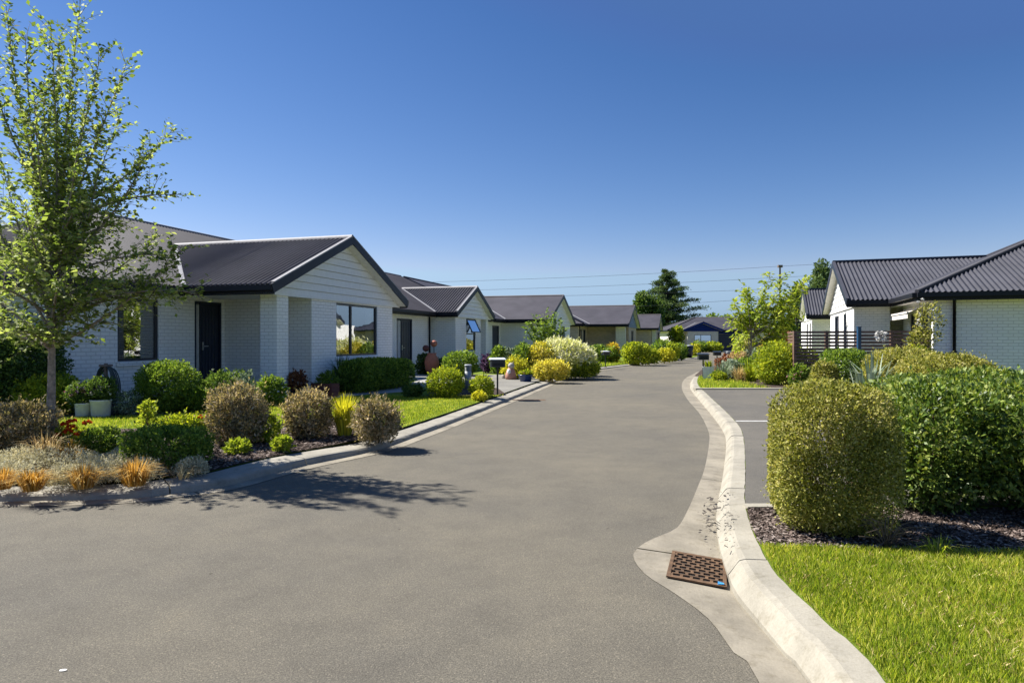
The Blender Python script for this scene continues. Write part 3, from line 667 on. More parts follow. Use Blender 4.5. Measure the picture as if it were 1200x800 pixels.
        ks = sorted({a0 + (a1 - a0) * i / k for i in range(k + 1)} | {x[0] for x in q})
        prev = None
        for a in ks:
            lo, hi = span(min(max(a, a0 + 1e-7), a1 - 1e-7)); hgt = amp * math.cos(2 * math.pi * a / lam) if h.corr else 0
            cur = (p[0] + e * a + w * lo + n * hgt, p[0] + e * a + w * hi + n * hgt)
            if prev is not None:
                h.roof.poly([prev[0], cur[0], cur[1], prev[1]], smooth=True)
            prev = cur
    def ridge(h, A, B, w=0.15, mb=None):
        a, b = h.P(*A), h.P(*B); h.n(h.cap).tube([a + Vector((0, 0, .0)), b + Vector((0, 0, .0))], w * .42, 8)
    def eave(h, A, B, out):                # gutter and fascia; out = 'r', '-r', 's', '-s'
        o = {'r': h.r, '-r': -h.r, 's': h.s, '-s': -h.s}[out]; a, b = h.P(*A), h.P(*B)
        g = h.n(h.gut); g.bar(a + o * .055 + Vector((0, 0, ZE - .075)), b + o * .055 + Vector((0, 0, ZE - .075)), .115, .125)
        g.bar(a - o * .02 + Vector((0, 0, ZE - .13)), b - o * .02 + Vector((0, 0, ZE - .13)), .03, .2)
    def soffit(h, r0, r1, s0, s1):
        h.n(h.sof).poly([h.P(r0, s0, ZS), h.P(r0, s1, ZS), h.P(r1, s1, ZS), h.P(r1, s0, ZS)])
    def boards(h, mid, half, z0, rise, r, axis='s', sg=1, bh=0.2):
        z = z0; G_ = h.n(h.gable)
        while z < z0 + rise - .02:
            z2 = min(z + bh, z0 + rise); w1, w2 = half * (1 - (z - z0) / rise), half * (1 - (z2 - z0) / rise)
            f = (lambda x, o, zz: h.P(r + o * sg, mid + x, zz)) if axis == 's' else (lambda x, o, zz: h.P(mid + x, r + o * sg, zz))
            zc = z2 - .018; w3 = half * (1 - (zc - z0) / rise)
            G_.poly([f(-w1, .034, z), f(w1, .034, z), f(w3, .016, zc), f(-w3, .016, zc)], [(-w1, z), (w1, z), (w2, z2), (-w2, z2)])
            G_.poly([f(-w1, -.02, z), f(w1, -.02, z), f(w1, .034, z), f(-w1, .034, z)])
            G_.poly([f(-w3, .016, zc), f(w3, .016, zc), f(w3, -.02, zc), f(-w3, -.02, zc)])
            G_.poly([f(-w3, -.02, zc), f(w3, -.02, zc), f(w2, -.02, z2), f(-w2, -.02, z2)]); z = z2
    def main(h, r0, r1, s0, s1, t, along='s', ends=('hip', 'hip'), gap=None):
        def road_eave(a, b):                # the wing interrupts the road-side gutter
            if not gap: h.eave((r1, a), (r1, b), 'r')
            else:
                for c, d in ((a, gap[0]), (gap[1], b)):
                    if d - c > .05: h.eave((r1, c), (r1, d), 'r')
        X = (r0, r1) if along == 's' else (s0, s1); Yv = (s0, s1) if along == 's' else (r0, r1)
        pt = (lambda x, y, z: (x, y, z)) if along == 's' else (lambda x, y, z: (y, x, z))
        hf = (X[1] - X[0]) / 2; xc = (X[0] + X[1]) / 2; zr = ZE + hf * t
        y0 = Yv[0] + (hf if ends[0] == 'hip' else 0); y1 = Yv[1] - (hf if ends[1] == 'hip' else 0)
        ax, ay = ('r', 's') if along == 's' else ('s', 'r')
        for x, o in ((X[0], '-' + ax), (X[1], ax)):
            h.slope([pt(x, Yv[0], ZE), pt(x, Yv[1], ZE), pt(xc, y1, zr), pt(xc, y0, zr)], ay); (road_eave(s0, s1) if o == 'r' else h.eave(pt(x, Yv[0], 0), pt(x, Yv[1], 0), o))
        h.ridge(pt(xc, y0, zr), pt(xc, y1, zr))
        for k, (yy, yr, o) in enumerate(((Yv[0], y0, '-' + ay), (Yv[1], y1, ay))):
            if ends[k] == 'hip':
                h.slope([pt(X[0], yy, ZE), pt(X[1], yy, ZE), pt(xc, yr, zr)], ax); (road_eave(s0, s1) if o == 'r' else h.eave(pt(X[0], yy, 0), pt(X[1], yy, 0), o))
                for x in X: h.ridge(pt(x, yy, ZE + .02), pt(xc, yr, zr + .02))
            else:
                sg = -1 if k == 0 else 1
                h.boards(xc, hf - .05, ZS, zr - ZS - .08, yy - sg * .25, 'r' if along == 's' else 's', sg)
                for x in X: h.n(h.barge).bar(h.P(*pt(x, yy, ZE - .08)), h.P(*pt(xc, yy, zr - .08)), .03, .2)
        h.soffit(r0, r1, s0, s1); h.mt, h.mr1 = t, r1
    def wing(h, sa, sb, rg, t, ovh=0.3, vin=None, caps=True):
        mid = (sa + sb) / 2; hf = (sb - sa) / 2; zr = ZE + hf * t; r1 = h.mr1; vr = r1 - hf * t / h.mt if vin is None else vin
        lift = .012
        for s in (sa, sb):
            h.slope([(r1, s, ZE + lift), (rg, s, ZE + lift), (rg, mid, zr + lift), (vr, mid, zr + lift)], 'r'); h.eave((r1, s), (rg, s), '-s' if s == sa else 's')
            h.n(h.valley).bar(h.P(r1, s, ZE + .035), h.P(vr, mid, zr + .03), .10, .02)
            h.n(h.barge).bar(h.P(rg + .0, s + (.06 if s == sb else -.06), ZE - .10), h.P(rg, mid, zr - .065), .035, .23)
            h.n(h.cap).bar(h.P(rg - .03, s, ZE + .055), h.P(rg - .03, mid, zr + .05), .10, .03)
            h.n(h.sof).poly([h.P(rg - ovh, s, ZS + .005), h.P(rg, s, ZS + .005), h.P(rg, mid, zr - .2), h.P(rg - ovh, mid, zr - .2)])
        h.ridge((vr, mid, zr + .02), (rg, mid, zr + .02), .17)
        h.soffit(r1, rg - ovh + .02, sa, sb)
        h.boards(mid, hf - .02, ZS + .0, zr - ZS - .17, rg - ovh, 's', 1)
        # trim board at the foot of the gable cladding
        h.gable[-1].bar(h.P(rg - ovh + .02, sa + .05, ZS + .02), h.P(rg - ovh + .02, sb - .05, ZS + .02), .05, .07)
    def done(h, cap='roof_charcoal', valley='flashing_glint', barge='barge_navy'):
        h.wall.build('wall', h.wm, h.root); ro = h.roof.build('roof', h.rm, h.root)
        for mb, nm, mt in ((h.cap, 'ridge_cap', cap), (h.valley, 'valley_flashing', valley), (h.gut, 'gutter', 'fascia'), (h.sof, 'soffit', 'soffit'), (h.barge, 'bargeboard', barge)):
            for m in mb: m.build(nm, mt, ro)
        for m in h.gable: m.build('gable_cladding', h.gm, h.root)

UL, VL = (0.2772, 0.9608), (0.9608, -0.2772)
OL = (-8.51, 16.49)
# nearest house on the left
h = House('white_house', 'nearest white brick house, dark front door beside a brick pillar, wide gable window', OL, VL, UL, 'brick_white', 'siding_white', 'roof_charcoal', group='houses along the lane')
h.main(-11.5, .5, -3.3, 10.4, .445, 's', ('hip', 'gable'), gap=(-.04, 7.25)); h.wing(-.04, 7.25, 3.06, .445)
o1 = (1.31, 2.49, 1.05, 2.52); o2 = (3.68, 4.67, .38, 2.56); fr = h.seg((0, -2.8), (0, 2.0), ops=[o1, o2])
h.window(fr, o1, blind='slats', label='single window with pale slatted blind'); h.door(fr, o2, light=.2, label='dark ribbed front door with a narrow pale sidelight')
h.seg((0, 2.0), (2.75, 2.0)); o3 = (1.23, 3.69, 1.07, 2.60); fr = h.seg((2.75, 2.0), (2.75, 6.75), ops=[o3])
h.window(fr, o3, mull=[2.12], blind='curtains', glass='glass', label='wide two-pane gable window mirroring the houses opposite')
h.seg((2.75, 6.75), (0, 6.75)); h.seg((0, 6.75), (0, 10.2)); h.seg((0, 10.2), (-11, 10.2)); h.seg((-11, 10.2), (-11, -2.8)); h.seg((-11, -2.8), (0, -2.8))
h.pillar(2.28, 2.75, .5, .97)
m = MB(); m.box(h.P(.9, 1.2, .25), h.r * .9, h.s * .8, Vector((0, 0, .12))); m.build('porch_slab', 'concrete_path', h.root)
h.downpipe(.06, 10.0); h.done(cap='flashing_glint')
# second house
h = House('white_house', 'second white house on the left, narrow window propped open under its small gable', OL, VL, UL, 'brick_white', 'siding_white', 'roof_charcoal', group='houses along the lane')
h.main(-11.5, .5, 10.9, 24.6, .445, 's', ('gable', 'gable'), gap=(15.87, 21.6)); h.wing(15.87, 21.6, 1.62, .48, .25)
o1 = (1.65, 3.2, .2, 2.48); fr = h.seg((0, 11.1), (0, 16.37), ops=[o1]); h.door(fr, o1, light=.45)
h.seg((0, 16.37), (1.32, 16.37)); o2 = (1.5, 2.9, .98, 2.62); fr = h.seg((1.32, 16.37), (1.32, 20.1), ops=[o2])
h.window(fr, o2, transom=[(1.85, o2[0] + .06, o2[1] - .06)], label='narrow two-light window with its top sash propped open')
sa = MB(); a, d, n = fr; z1, z0 = 2.56, 1.9; q = [h.at(fr, o2[0] + .05, z1, 0), h.at(fr, o2[1] - .05, z1, 0), h.at(fr, o2[1] - .05, z0 + .04, .30), h.at(fr, o2[0] + .05, z0 + .04, .30)]
for i in range(4): sa.bar(q[i], q[(i + 1) % 4], .05, .05)
ws = sa.build('open_sash', 'aluminium_black', h.root); pn = MB(); pn.poly(q); pn.build('pane', 'glass_sky', ws)
h.seg((1.32, 20.1), (.4, 20.1)); h.seg((.4, 20.1), (.4, 21.1)); h.pillar(1.0, 1.32, 21.0, 21.35)
h.seg((0, 21.1), (0, 24.4)); h.seg((0, 24.4), (-11, 24.4)); h.seg((-11, 24.4), (-11, 11.1)); h.seg((-11, 11.1), (0, 11.1)); h.downpipe(.06, 16.2); h.done(cap='flashing_glint')
# third house
h = House('white_house', 'third white house on the left, its plain side wall behind the round-crowned little tree', OL, VL, UL, 'brick_white', 'siding_white', 'roof_charcoal', False, group='houses along the lane')
h.main(-11.5, .5, 25.1, 38.6, .445, 's', ('gable', 'gable'), gap=(27.5, 36.0)); h.wing(27.5, 36.0, 3.43, .41)
o1 = (.95, 2.3, .2, 2.45); fr = h.seg((0, 25.3), (0, 28.0), ops=[o1]); h.door(fr, o1)
h.seg((0, 28.0), (3.13, 28.0)); o2 = (.9, 2.5, .5, 2.5); o3 = (4.6, 5.6, .3, 2.5); fr = h.seg((3.13, 28.0), (3.13, 35.5), ops=[o2, o3])
h.window(fr, o2, mull=[1.7]); h.window(fr, o3, sill=False)
h.seg((3.13, 35.5), (0, 35.5)); h.seg((0, 35.5), (0, 38.4)); h.seg((0, 38.4), (-11, 38.4)); h.seg((-11, 38.4), (-11, 25.3)); h.seg((-11, 25.3), (0, 25.3)); h.done(cap='roof_charcoal')
# fourth: brown brick
h = House('brick_house', 'brown brick house, blue-grey gable and pale porch pillar, behind the small front lawn', (OL[0] + .9608 * 3, OL[1] - .2772 * 3), VL, UL, 'brick_tan', 'siding_blue', 'roof_charcoal', False, group='houses along the lane')
h.main(-11.5, .5, 39.2, 60, .445, 's', ('hip', 'gable'), gap=(42.2, 52.6)); h.wing(42.2, 52.6, 3.75, .34)
o1 = (1.0, 1.9, .6, 2.4); o2 = (2.5, 3.4, .2, 2.4); fr = h.seg((0, 39.4), (0, 43.9), ops=[o1, o2]); h.window(fr, o1, sill=False); h.door(fr, o2)
h.seg((0, 43.9), (2.6, 43.9)); o3 = (2.2, 4.2, .9, 2.4); fr = h.seg((2.6, 43.9), (2.6, 51.9)); fr = h.seg((3.4, 45.4), (3.4, 52.0), ops=[o3]); h.window(fr, o3, mull=[3.2], sill=False)
h.seg((2.6, 45.4), (3.4, 45.4)); h.pillar(2.6, 3.4, 42.8, 43.3, 'cream_wall'); h.seg((3.4, 52), (0, 52)); h.seg((0, 52), (0, 59.8)); h.seg((0, 59.8), (-11, 59.8)); h.seg((-11, 39.4), (0, 39.4)); h.seg((-11, 59.8), (-11, 39.4)); h.downpipe(.06, 39.9); h.done()
# fifth: brown brick, farther
h = House('brick_house', 'farthest brown brick house on the left, small blue-grey gable just before the cedar', (OL[0] + .9608 * 4.4, OL[1] - .2772 * 4.4), VL, UL, 'brick_tan', 'siding_blue', 'roof_charcoal', False, group='houses along the lane')
h.main(-11.5, .5, 60.5, 76, .445, 's', ('hip', 'gable'), gap=(62.0, 70.0)); h.wing(62.0, 70.0, 3.5, .40)
h.seg((0, 60.7), (0, 62.5)); h.seg((0, 62.5), (2.7, 62.5)); o1 = (2.0, 4.4, .4, 2.4); fr = h.seg((3.2, 63.2), (3.2, 69.5), ops=[o1]); h.window(fr, o1, mull=[3.2], sill=False); h.seg((2.7, 63.2), (3.2, 63.2)); h.pillar(2.75, 3.2, 62.5, 63.0, 'cream_wall')
h.seg((2.7, 62.5), (2.7, 63.2)); h.seg((3.2, 69.5), (0, 69.5)); h.seg((0, 69.5), (0, 75.8)); h.seg((0, 75.8), (-11, 75.8)); h.seg((-11, 60.7), (0, 60.7)); h.seg((-11, 75.8), (-11, 60.7)); h.done()
# navy house across the end of the lane: road side faces the camera
h = House('navy_house', 'dark navy house with a garage door, closing the end of the lane', (20.4, 87.6), (0, -1), (1, 0), 'cream_wall', 'siding_navy', 'roof_charcoal', False, group='houses along the lane')
h.main(-9.5, .5, 0, 15.5, .36, 's', ('hip', 'hip'), gap=(1.9, 6.9)); h.wing(1.9, 6.9, 1.4, .40)
o1 = (.9, 3.1, .85, 2.2); fr = h.seg((1.1, 2.4), (1.1, 6.4), ops=[o1]); h.window(fr, o1, mull=[1.75], glass='glass_sky', sill=False); h.seg((0, .5), (0, 2.4)); h.seg((0, 2.4), (1.1, 2.4)); h.seg((1.1, 6.4), (0, 6.4))
o2 = (.35, 2.85, .14, 2.3); h.wm = 'siding_navy'; fr = h.seg((0, 6.4), (0, 15), ops=[o2]); h.wm = 'cream_wall'; h.door(fr, o2, garage=True, mat='garage_navy')
g = MB(); g.box(h.P(.03, 6.55, 1.35), h.s * .14, h.r * .03, Vector((0, 0, 1.25))); g.box(h.P(.03, 9.6, 1.35), h.s * .34, h.r * .03, Vector((0, 0, 1.25))); g.box(h.P(.03, 8.0, 2.47), h.s * 1.25, h.r * .03, Vector((0, 0, .15))); g.build('garage_surround', 'siding_navy', h.root)
h.seg((0, 15), (-9, 15)); h.seg((-9, 15), (-9, .5)); h.seg((-9, .5), (0, .5)); h.done(barge='siding_navy')
# house to its right, half hidden by the street tree
h = House('grey_roofed_house', 'low house with a dark hipped roof half hidden behind the lime-green tree', (36.0, 81), (-.94, -.34), (.34, -.94), 'brick_tan', 'siding_white', 'roof_slate', False, group='houses along the lane')
h.main(-10, .5, -1, 13, .40, 's', ('hip', 'hip')); h.seg((0, 12.5), (0, -.5)); h.seg((-9.5, 12.5), (0, 12.5)); h.seg((0, -.5), (-9.5, -.5)); h.seg((-9.5, -.5), (-9.5, 12.5)); h.done(cap='roof_slate')

# right-hand side: road direction is -v
UR, VR = (.339, .9408), (.9408, -.339); RR = (-VR[0], -VR[1])
def seg_r(h, A, B, **k): return h.seg(A, B, **k)
h = House('white_house', 'white brick house on the right, hipped dark roof above a fenced terrace with awning', (11.06, 22.0), RR, UR, 'brick_white', 'siding_white', 'roof_slate', group='houses along the lane')
h.main(-18.5, -1.31, -3.5, 8.1, .452, 'r', ('hip', 'hip'), gap=(0, 8.08)); h.wing(0, 8.08, 0, .416, .28)
o1 = (1.6, 3.0, .95, 2.5); o2 = (4.4, 5.2, .95, 2.5); fr = h.seg((-.28, 7.6), (-.28, .5), ops=[o1, o2]); h.window(fr, o1, blind='curtains', sill=False); h.window(fr, o2, sill=False, glass='glass_sky')
h.seg((-.28, .5), (-1.35, .5)); h.seg((-1.35, .5), (-1.35, 2.4)); h.seg((-1.35, 2.4), (-3.6, 2.4))
o3 = (.3, 1.5, .22, 2.35); fr = h.seg((-1.81, .9), (-1.81, -3.0), ops=[(1.0, 3.7, .22, 2.38)]); h.window(fr, (1.0, 3.7, .22, 2.38), mull=[1.9, 2.8], sill=False, label='sliding glass door under the awning')
h.seg((-1.81, -3.0), (-18, -3.0)); h.seg((-18, -3.0), (-18, 7.6)); h.seg((-18, 7.6), (-.28, 7.6)); h.seg((-3.6, 2.4), (-3.6, .9)); h.seg((-3.6, .9), (-1.81, .9)); h.downpipe(-2.3, -3.07)
aw = MB(); pa = [h.P(-1.72, .3, 2.50), h.P(-1.72, -2.4, 2.50), h.P(-1.30, -2.4, 2.34), h.P(-1.30, .3, 2.34)]; aw.poly(pa); pb = [p - Vector((0, 0, .02)) for p in pa]; aw.poly(pb[::-1])
k = 26
for i in range(k):
    a_, b_ = pa[3].lerp(pa[2], i / k), pa[3].lerp(pa[2], (i + 1) / k); dz = Vector((0, 0, .16 + .012 * (i % 2))); aw.poly([a_, b_, b_ - dz, a_ - dz])
for j in (0, 1): aw.bar(pa[3] if j else pa[0], pa[2] if j else pa[1], .05, .05)
awo = aw.build('awning', 'awning', h.root); awo['label'] = 'pale fabric awning with a hanging valance'
h.done(cap='roof_slate', valley='roof_slate')
h = House('white_house', 'farther white house on the right, its small steep gable behind the fenced one', (15.5, 35.0), RR, UR, 'brick_white', 'siding_white', 'roof_slate', group='houses along the lane')
h.main(-14, -1.6, -3.0, 9, .45, 'r', ('hip', 'hip'), gap=(0, 6.1)); h.wing(0, 6.1, 0, .50, .28)
o1 = (1.5, 2.5, .9, 2.45); o2 = (3.6, 4.5, .9, 2.45); fr = h.seg((-.28, 5.6), (-.28, .5), ops=[o1, o2]); h.window(fr, o1, sill=False); h.window(fr, o2, sill=False)
h.seg((-.28, .5), (-2.1, .5)); h.seg((-2.1, .5), (-2.1, -2.5)); h.seg((-2.1, -2.5), (-13.5, -2.5)); h.seg((-13.5, -2.5), (-13.5, 8.5)); h.seg((-13.5, 8.5), (-.28, 8.5)); h.seg((-.28, 8.5), (-.28, 5.6)); h.done(cap='roof_slate', valley='roof_slate')
# ------------------------------------------------------------------ trees
def bez(a, b, c, n=9): return [a * (1 - t) ** 2 + b * 2 * t * (1 - t) + c * t * t for t in np.linspace(0, 1, n)]
def branch_tree(e, base, trunk_top, r0, tips, leaf, lm, bark, tw_len, tw_step, lf_step, droop=0.0, start=(1.5, 3.2), min_t=.2, bare=1.4, lmul=1.0):
    base = np.array(base, float); mb = MB(); tb = MB()
    tt = base + np.array(trunk_top); tp = [base + (tt - base) * t + np.array([.03 * math.sin(4 * t), .03 * math.cos(5 * t) - .03, 0]) for t in np.linspace(0, 1, 9)]
    mb.tube(tp, [r0 * 1.35] + [r0 * (1 - .75 * t) for t in np.linspace(.1, 1, 8)], 10)
    pos, ax = [], []
    for i, tip in enumerate(tips):
        tip = base + np.array(tip[:3]); hz = base[2] + start[0] + (start[1] - start[0]) * random.random() ** 1.0
        hz = min(hz, tip[2] - .25) if tip[2] - base[2] > start[0] + .4 else base[2] + start[0]
        k = (hz - base[2]) / trunk_top[2]; s = base + (tt - base) * min(1, k)
        c = s + (tip - s) * np.array([.6, .6, .42]) + rng.normal(0, .06, 3)
        if tip[2] < hz + .6: c = s + (tip - s) * .5 + np.array([0, 0, .25])
        P = bez(s, c, tip, 11); r = r0 * .38 * (1 if i % 3 else .8); tb.tube(P, [r * (1 - .88 * t) for t in np.linspace(0, 1, 11)], 5)
        ln = np.linalg.norm(tip - s); nt = max(4, int(ln / tw_step))
        for q in range(nt):
            t = min_t + (1 - min_t) * (q + random.random()) / nt; p = s * (1 - t) ** 2 + c * 2 * t * (1 - t) + tip * t * t
            tg = unit(2 * (1 - t) * (c - s) + 2 * t * (tip - c)); d = unit(tg * .9 + rdir(1)[0] * .85 + np.array([0, 0, .15 - droop])); L_ = tw_len * (.45 + .8 * random.random()) * (1.15 - .55 * t)
            e2 = p + d * L_ + np.array([0, 0, -droop * L_]); m2 = (p + e2) / 2 + np.array([0, 0, .06 * L_])
            tb.tube([p, m2, e2], [r * .22, r * .16, r * .06], 3, False)
            nl = max(2, int(L_ / lf_step))
            for j in range(nl):
                u = (j + .6) / nl; sd = 1 if j % 2 else -1; x = p * (1 - u) ** 2 + m2 * 2 * u * (1 - u) + e2 * u * u
                sv = unit(np.cross(d, [0, 0, 1.0]) + 1e-6) * sd; pos.append(x + rng.normal(0, .015, 3)); ax.append(unit(d * .6 + sv * .9 + rng.normal(0, .35, 3) + np.array([0, 0, -droop * .8])))
        for j in range(int(ln * .55 / lf_step)):
            t = .45 + .55 * random.random(); p = s * (1 - t) ** 2 + c * 2 * t * (1 - t) + tip * t * t
            pos.append(p); ax.append(unit(rdir(1)[0] + np.array([0, 0, .3])))
    pos, ax = np.array(pos), np.array(ax); n = len(pos)
    nr = unit(np.array([0, 0, 1.0]) + rng.normal(0, .55, (n, 3))); nr = unit(nr - ax * (nr * ax).sum(1)[:, None]); sc = .6 + .75 * rng.random(n)
    mb.build('trunk', bark, e); tb.build('limb', bark, e)
    npmesh('crown', leafquads(pos, ax, nr, leaf[0] * sc, leaf[1] * sc), 4, lm, e, e['_b'])
bx_, by_ = G(57, 530); k = 1 / (F / by_)
e = empty('young_tree', (bx_, by_, ZG), 'slim young tree with a loose upright leafy crown, at the left kerb', 'tree', )
tips = [((px - 600) / F * (by_ + dy) - bx_, dy, ZY(py, by_ + dy) - ZG) for px, py, dy in [(95, 0, 0), (8, 8, .2), (30, 40, -.3), (70, 45, .4), (120, 60, -.2), (150, 72, .1), (60, 30, -.5), (-20, 60, .2), (-50, 130, -.2), (-70, 210, .4), (-60, 290, -.3), (-80, 340, .2),
      (203, 152, .1), (175, 180, -.4), (208, 228, -.1), (185, 275, .4), (140, 215, .5), (222, 348, -.5), (204, 300, -.6), (150, 262, .3), (118, 340, -.7), (100, 396, .1), (10, 390, -.4), (-30, 380, .5), (75, 400, -.7), (100, 120, .7), (40, 110, -.8), (140, 140, .5), (0, 180, .9), (90, 180, -1.0), (30, 240, -1.1), (96, 240, -.9), (60, 260, 1.2), (100, 300, .9), (0, 310, 1.1), (70, 330, -1.2), (10, 300, -1.0), (228, 342, -.75), (214, 292, -.6),  (118, 280, -.7)]]
random.seed(21)
tips += [(t[0] * random.uniform(.3, .85), t[1] + random.uniform(-.7, .7), max(1.5, t[2] * random.uniform(.62, .92))) for t in tips[::3]]
branch_tree(e, (bx_, by_, ZG), (.06, .05, 3.3), .058, tips, (.066, .044), 'leaf_elm', 'bark', .44, .06, .031, .05, (1.3, 3.0), .12)
bx_, by_ = G(876, 443); k = by_ / F
e = empty('street_tree', (bx_, by_, ZG), 'lime-green airy tree with drooping foliage, standing in the bed beyond the parking bay', 'tree')
tips = [((px - 876) * k, dy, ZY(py, by_) - ZG) for px, py, dy in [(880, 336, .2), (900, 322, -.2), (925, 318, .3), (944, 324, 0), (936, 330, -.4), (862, 352, .2), (870, 335, -.4), (858, 372, .3), (864, 392, -.5), (900, 345, .6), (920, 352, -.5), (905, 372, .5), (930, 366, .1), (938, 360, .3), (915, 395, -.6), (890, 360, -.8), (880, 375, .8), (895, 390, .9), (872, 362, .7), (885, 345, .9), (866, 405, .3), (908, 400, .5), (922, 385, .2)]]
branch_tree(e, (bx_, by_, ZG), (.2, .1, 2.3), .06, tips, (.17, .085), 'leaf_lime', 'bark', .55, .075, .05, .45, (1.0, 2.3), .25)

def cedar(px, Y, top, tiers, label):
    x = AT(px, Y)[0]; zt = ZY(top, Y); e = empty('cedar_tree', (x, Y, ZG), label, 'tree'); mb = MB(); V = []
    mb.tube([(x, Y, ZG), (x + .2, Y, zt * .5), (x, Y, zt * .98)], [.55, .3, .04], 8); lb = MB()
    for z, r, n in tiers:
        for i in range(n):
            a = 6.283 * (i + random.random() * .9) / n; rr = r * random.choice((.55, .8, 1.0, 1.12)) * (.9 + .2 * random.random()); zz = z + random.uniform(-.55, .55)
            tip = Vector((x + rr * math.cos(a), Y + rr * math.sin(a), zz + .10 * rr)); st = Vector((x, Y, zz - .2)); lb.tube([st, st.lerp(tip, .5) + Vector((0, 0, .15)), tip], [.12, .07, .02], 4, False)
            for t in (.35, .58, .78, .97):
                p = st.lerp(tip, t) + Vector((0, 0, .15 * math.sin(3.1 * t))); w = rr * (.19 - .06 * t) + .18; ns[0] += 1
                V.append(blob((p.x + random.uniform(-.25, .25), p.y, p.z + random.uniform(-.1, .2)), w, w, random.uniform(.14, .34), int(70 + 60 * w), .34, .10, ns[0], 2.0, .45, .9, up=.45, sprig=.7, zmin=0))
    mb.build('trunk', 'bark_dark', e); lb.build('limb', 'bark_dark', e); npmesh('crown', np.concatenate(V), 4, 'leaf_conifer', e, e['_b'])
cedar(781, 112, 320, [(1.8, 5.4, 8), (2.6, 5.8, 9), (3.5, 5.6, 9), (4.4, 5.2, 8), (5.4, 5.6, 9), (6.4, 4.9, 8), (7.4, 4.4, 8), (8.4, 3.9, 8), (9.4, 3.1, 7), (10.3, 2.5, 6), (11.1, 1.8, 5), (11.8, 1.2, 5), (12.4, .6, 3)], 'tall dark layered cedar behind the houses at the end of the lane')
def round_tree(px, Y, top, w, style, label, base_f=.3, mat=None, name='tree', lobes=9):
    x = AT(px, Y)[0]; zt = ZY(top, Y); rx = w / 2 * Y / F; e = empty(name, (x, Y, ZG), label, 'tree'); mb = MB()
    mb.tube([(x, Y, ZG), (x + .05, Y, zt * .4), (x, Y, zt * .75)], [max(.04, .03 * zt), .022 * zt, .01 * zt], 7); mb.build('trunk', 'bark_dark', e)
    lb = MB(); V = []; m, l, wd, box, amp, dep, gaps, spr, cov = STYLE[style]; z0 = ZG + (zt - ZG) * base_f; h = zt - z0
    kk = max(1.0, 1.7 * (Y / F) / wd)
    for i in range(lobes):
        d = rdir(1)[0]; c = np.array([x, Y, z0 + h * .5]) + d * np.array([rx * .6, rx * .6, h * .33]); r = rx * random.uniform(.34, .5); rz = h * random.uniform(.17, .25); ns[0] += 1
        lb.tube([(x, Y, z0 + h * .1), tuple(c)], [.012 * zt, .004 * zt], 4, False)
        n = int(min(6000, 2.0 * 12.5 * (r * r * .5 + r * rz * .5) / (l * wd * kk * kk * .5))); V.append(blob(c, r, r, rz, n, l * kk, wd * kk, ns[0], 2.0, .18, .7, gaps=.3, sprig=.3, zmin=z0))
    lb.build('limb', 'bark_dark', e); npmesh('crown', np.concatenate(V), 4, mat or m, e, e['_b']); return e
round_tree(760, 106, 340, 40, 'dark', 'rounded dark green tree leaning against the left side of the cedar', .1)
round_tree(841, 130, 368, 44, 'dark', 'low green treetop showing over the navy house roof', .1, 'leaf_box')
round_tree(792, 78, 382, 20, 'yellow', 'thin yellow-tinged tree beside the navy house', .25, 'leaf_yellowgreen')
x, Y = AT(640, 28.5); k = Y / F; e = empty('small_tree', (x, Y, ZG), 'little tree with a rounded open crown in front of the third white house', 'tree')
branch_tree(e, (x, Y, ZG), (.05, 0, 1.15), .05, [((px - 640) * k, dy, ZY(py, Y) - ZG) for px, py, dy in [(640, 366, 0), (628, 369, .2), (652, 369, -.2), (620, 378, -.1), (659, 378, .2), (633, 374, -.5), (647, 373, .5), (623, 390, .3), (657, 390, -.3), (640, 380, -.6), (640, 382, .6), (630, 396, -.3), (650, 396, .3), (645, 390, -.5), (634, 385, .5), (616, 384, 0), (662, 385, 0)]], (.13, .075), 'leaf_box', 'bark_dark', .42, .085, .05, .1, (.75, 1.15), .35)
round_tree(962, 62, 306, 44, 'dark', 'big dark tree rising behind the farther white house on the right', .1, 'leaf_conifer', lobes=14)
round_tree(934, 74, 336, 22, 'dark', 'small dark tree left of the big one behind the right-hand houses', .1, 'leaf_conifer')
round_tree(1003, 70, 304, 22, 'dark', 'dark treetop just clearing the roof ridge of the fenced white house', .1, 'leaf_conifer')
round_tree(918, 60, 352, 26, 'green', 'mid green tree behind the lime-green street tree', .1, 'leaf_box')

# ------------------------------------------------------------------ planted beds
gC = 'round shrubs along the left kerb'
shrub(16, 538, 473, 100, 'corokia', 'wide brownish wiry mound left of the young tree trunk', group=gC)
shrub(279, 526, 452, 66, 'corokia', 'largest of the grey-brown wiry ball shrubs by the left kerb', group=gC)
shrub(360, 517, 459, 56, 'corokia', 'grey-brown ball shrub left of the yellow-green upright bush', group=gC)
shrub(442, 521, 468, 55, 'corokia', 'reddish-brown ball shrub nearest the lawn, last along the left kerb', group=gC)
shrub(118, 534, 501, 44, 'box', 'small clipped round green bush behind the tawny grasses')
shrub(198, 556, 499, 104, 'box', 'broad dark green mounded bush close to the left kerb', ell=.8)
shrub(311, 521, 486, 30, 'lime', 'bright lime seedling shrub at the foot of the largest ball shrub', name='small_shrub', cover=.6)
shrub(331, 531, 512, 19, 'lime', 'tiny yellow-green plant on bark mulch, nearest the kerb', name='small_shrub', cover=.7)
shrub(278, 534, 517, 22, 'lime', 'tiny light green plant in front of the largest ball shrub', name='small_shrub', cover=.7)
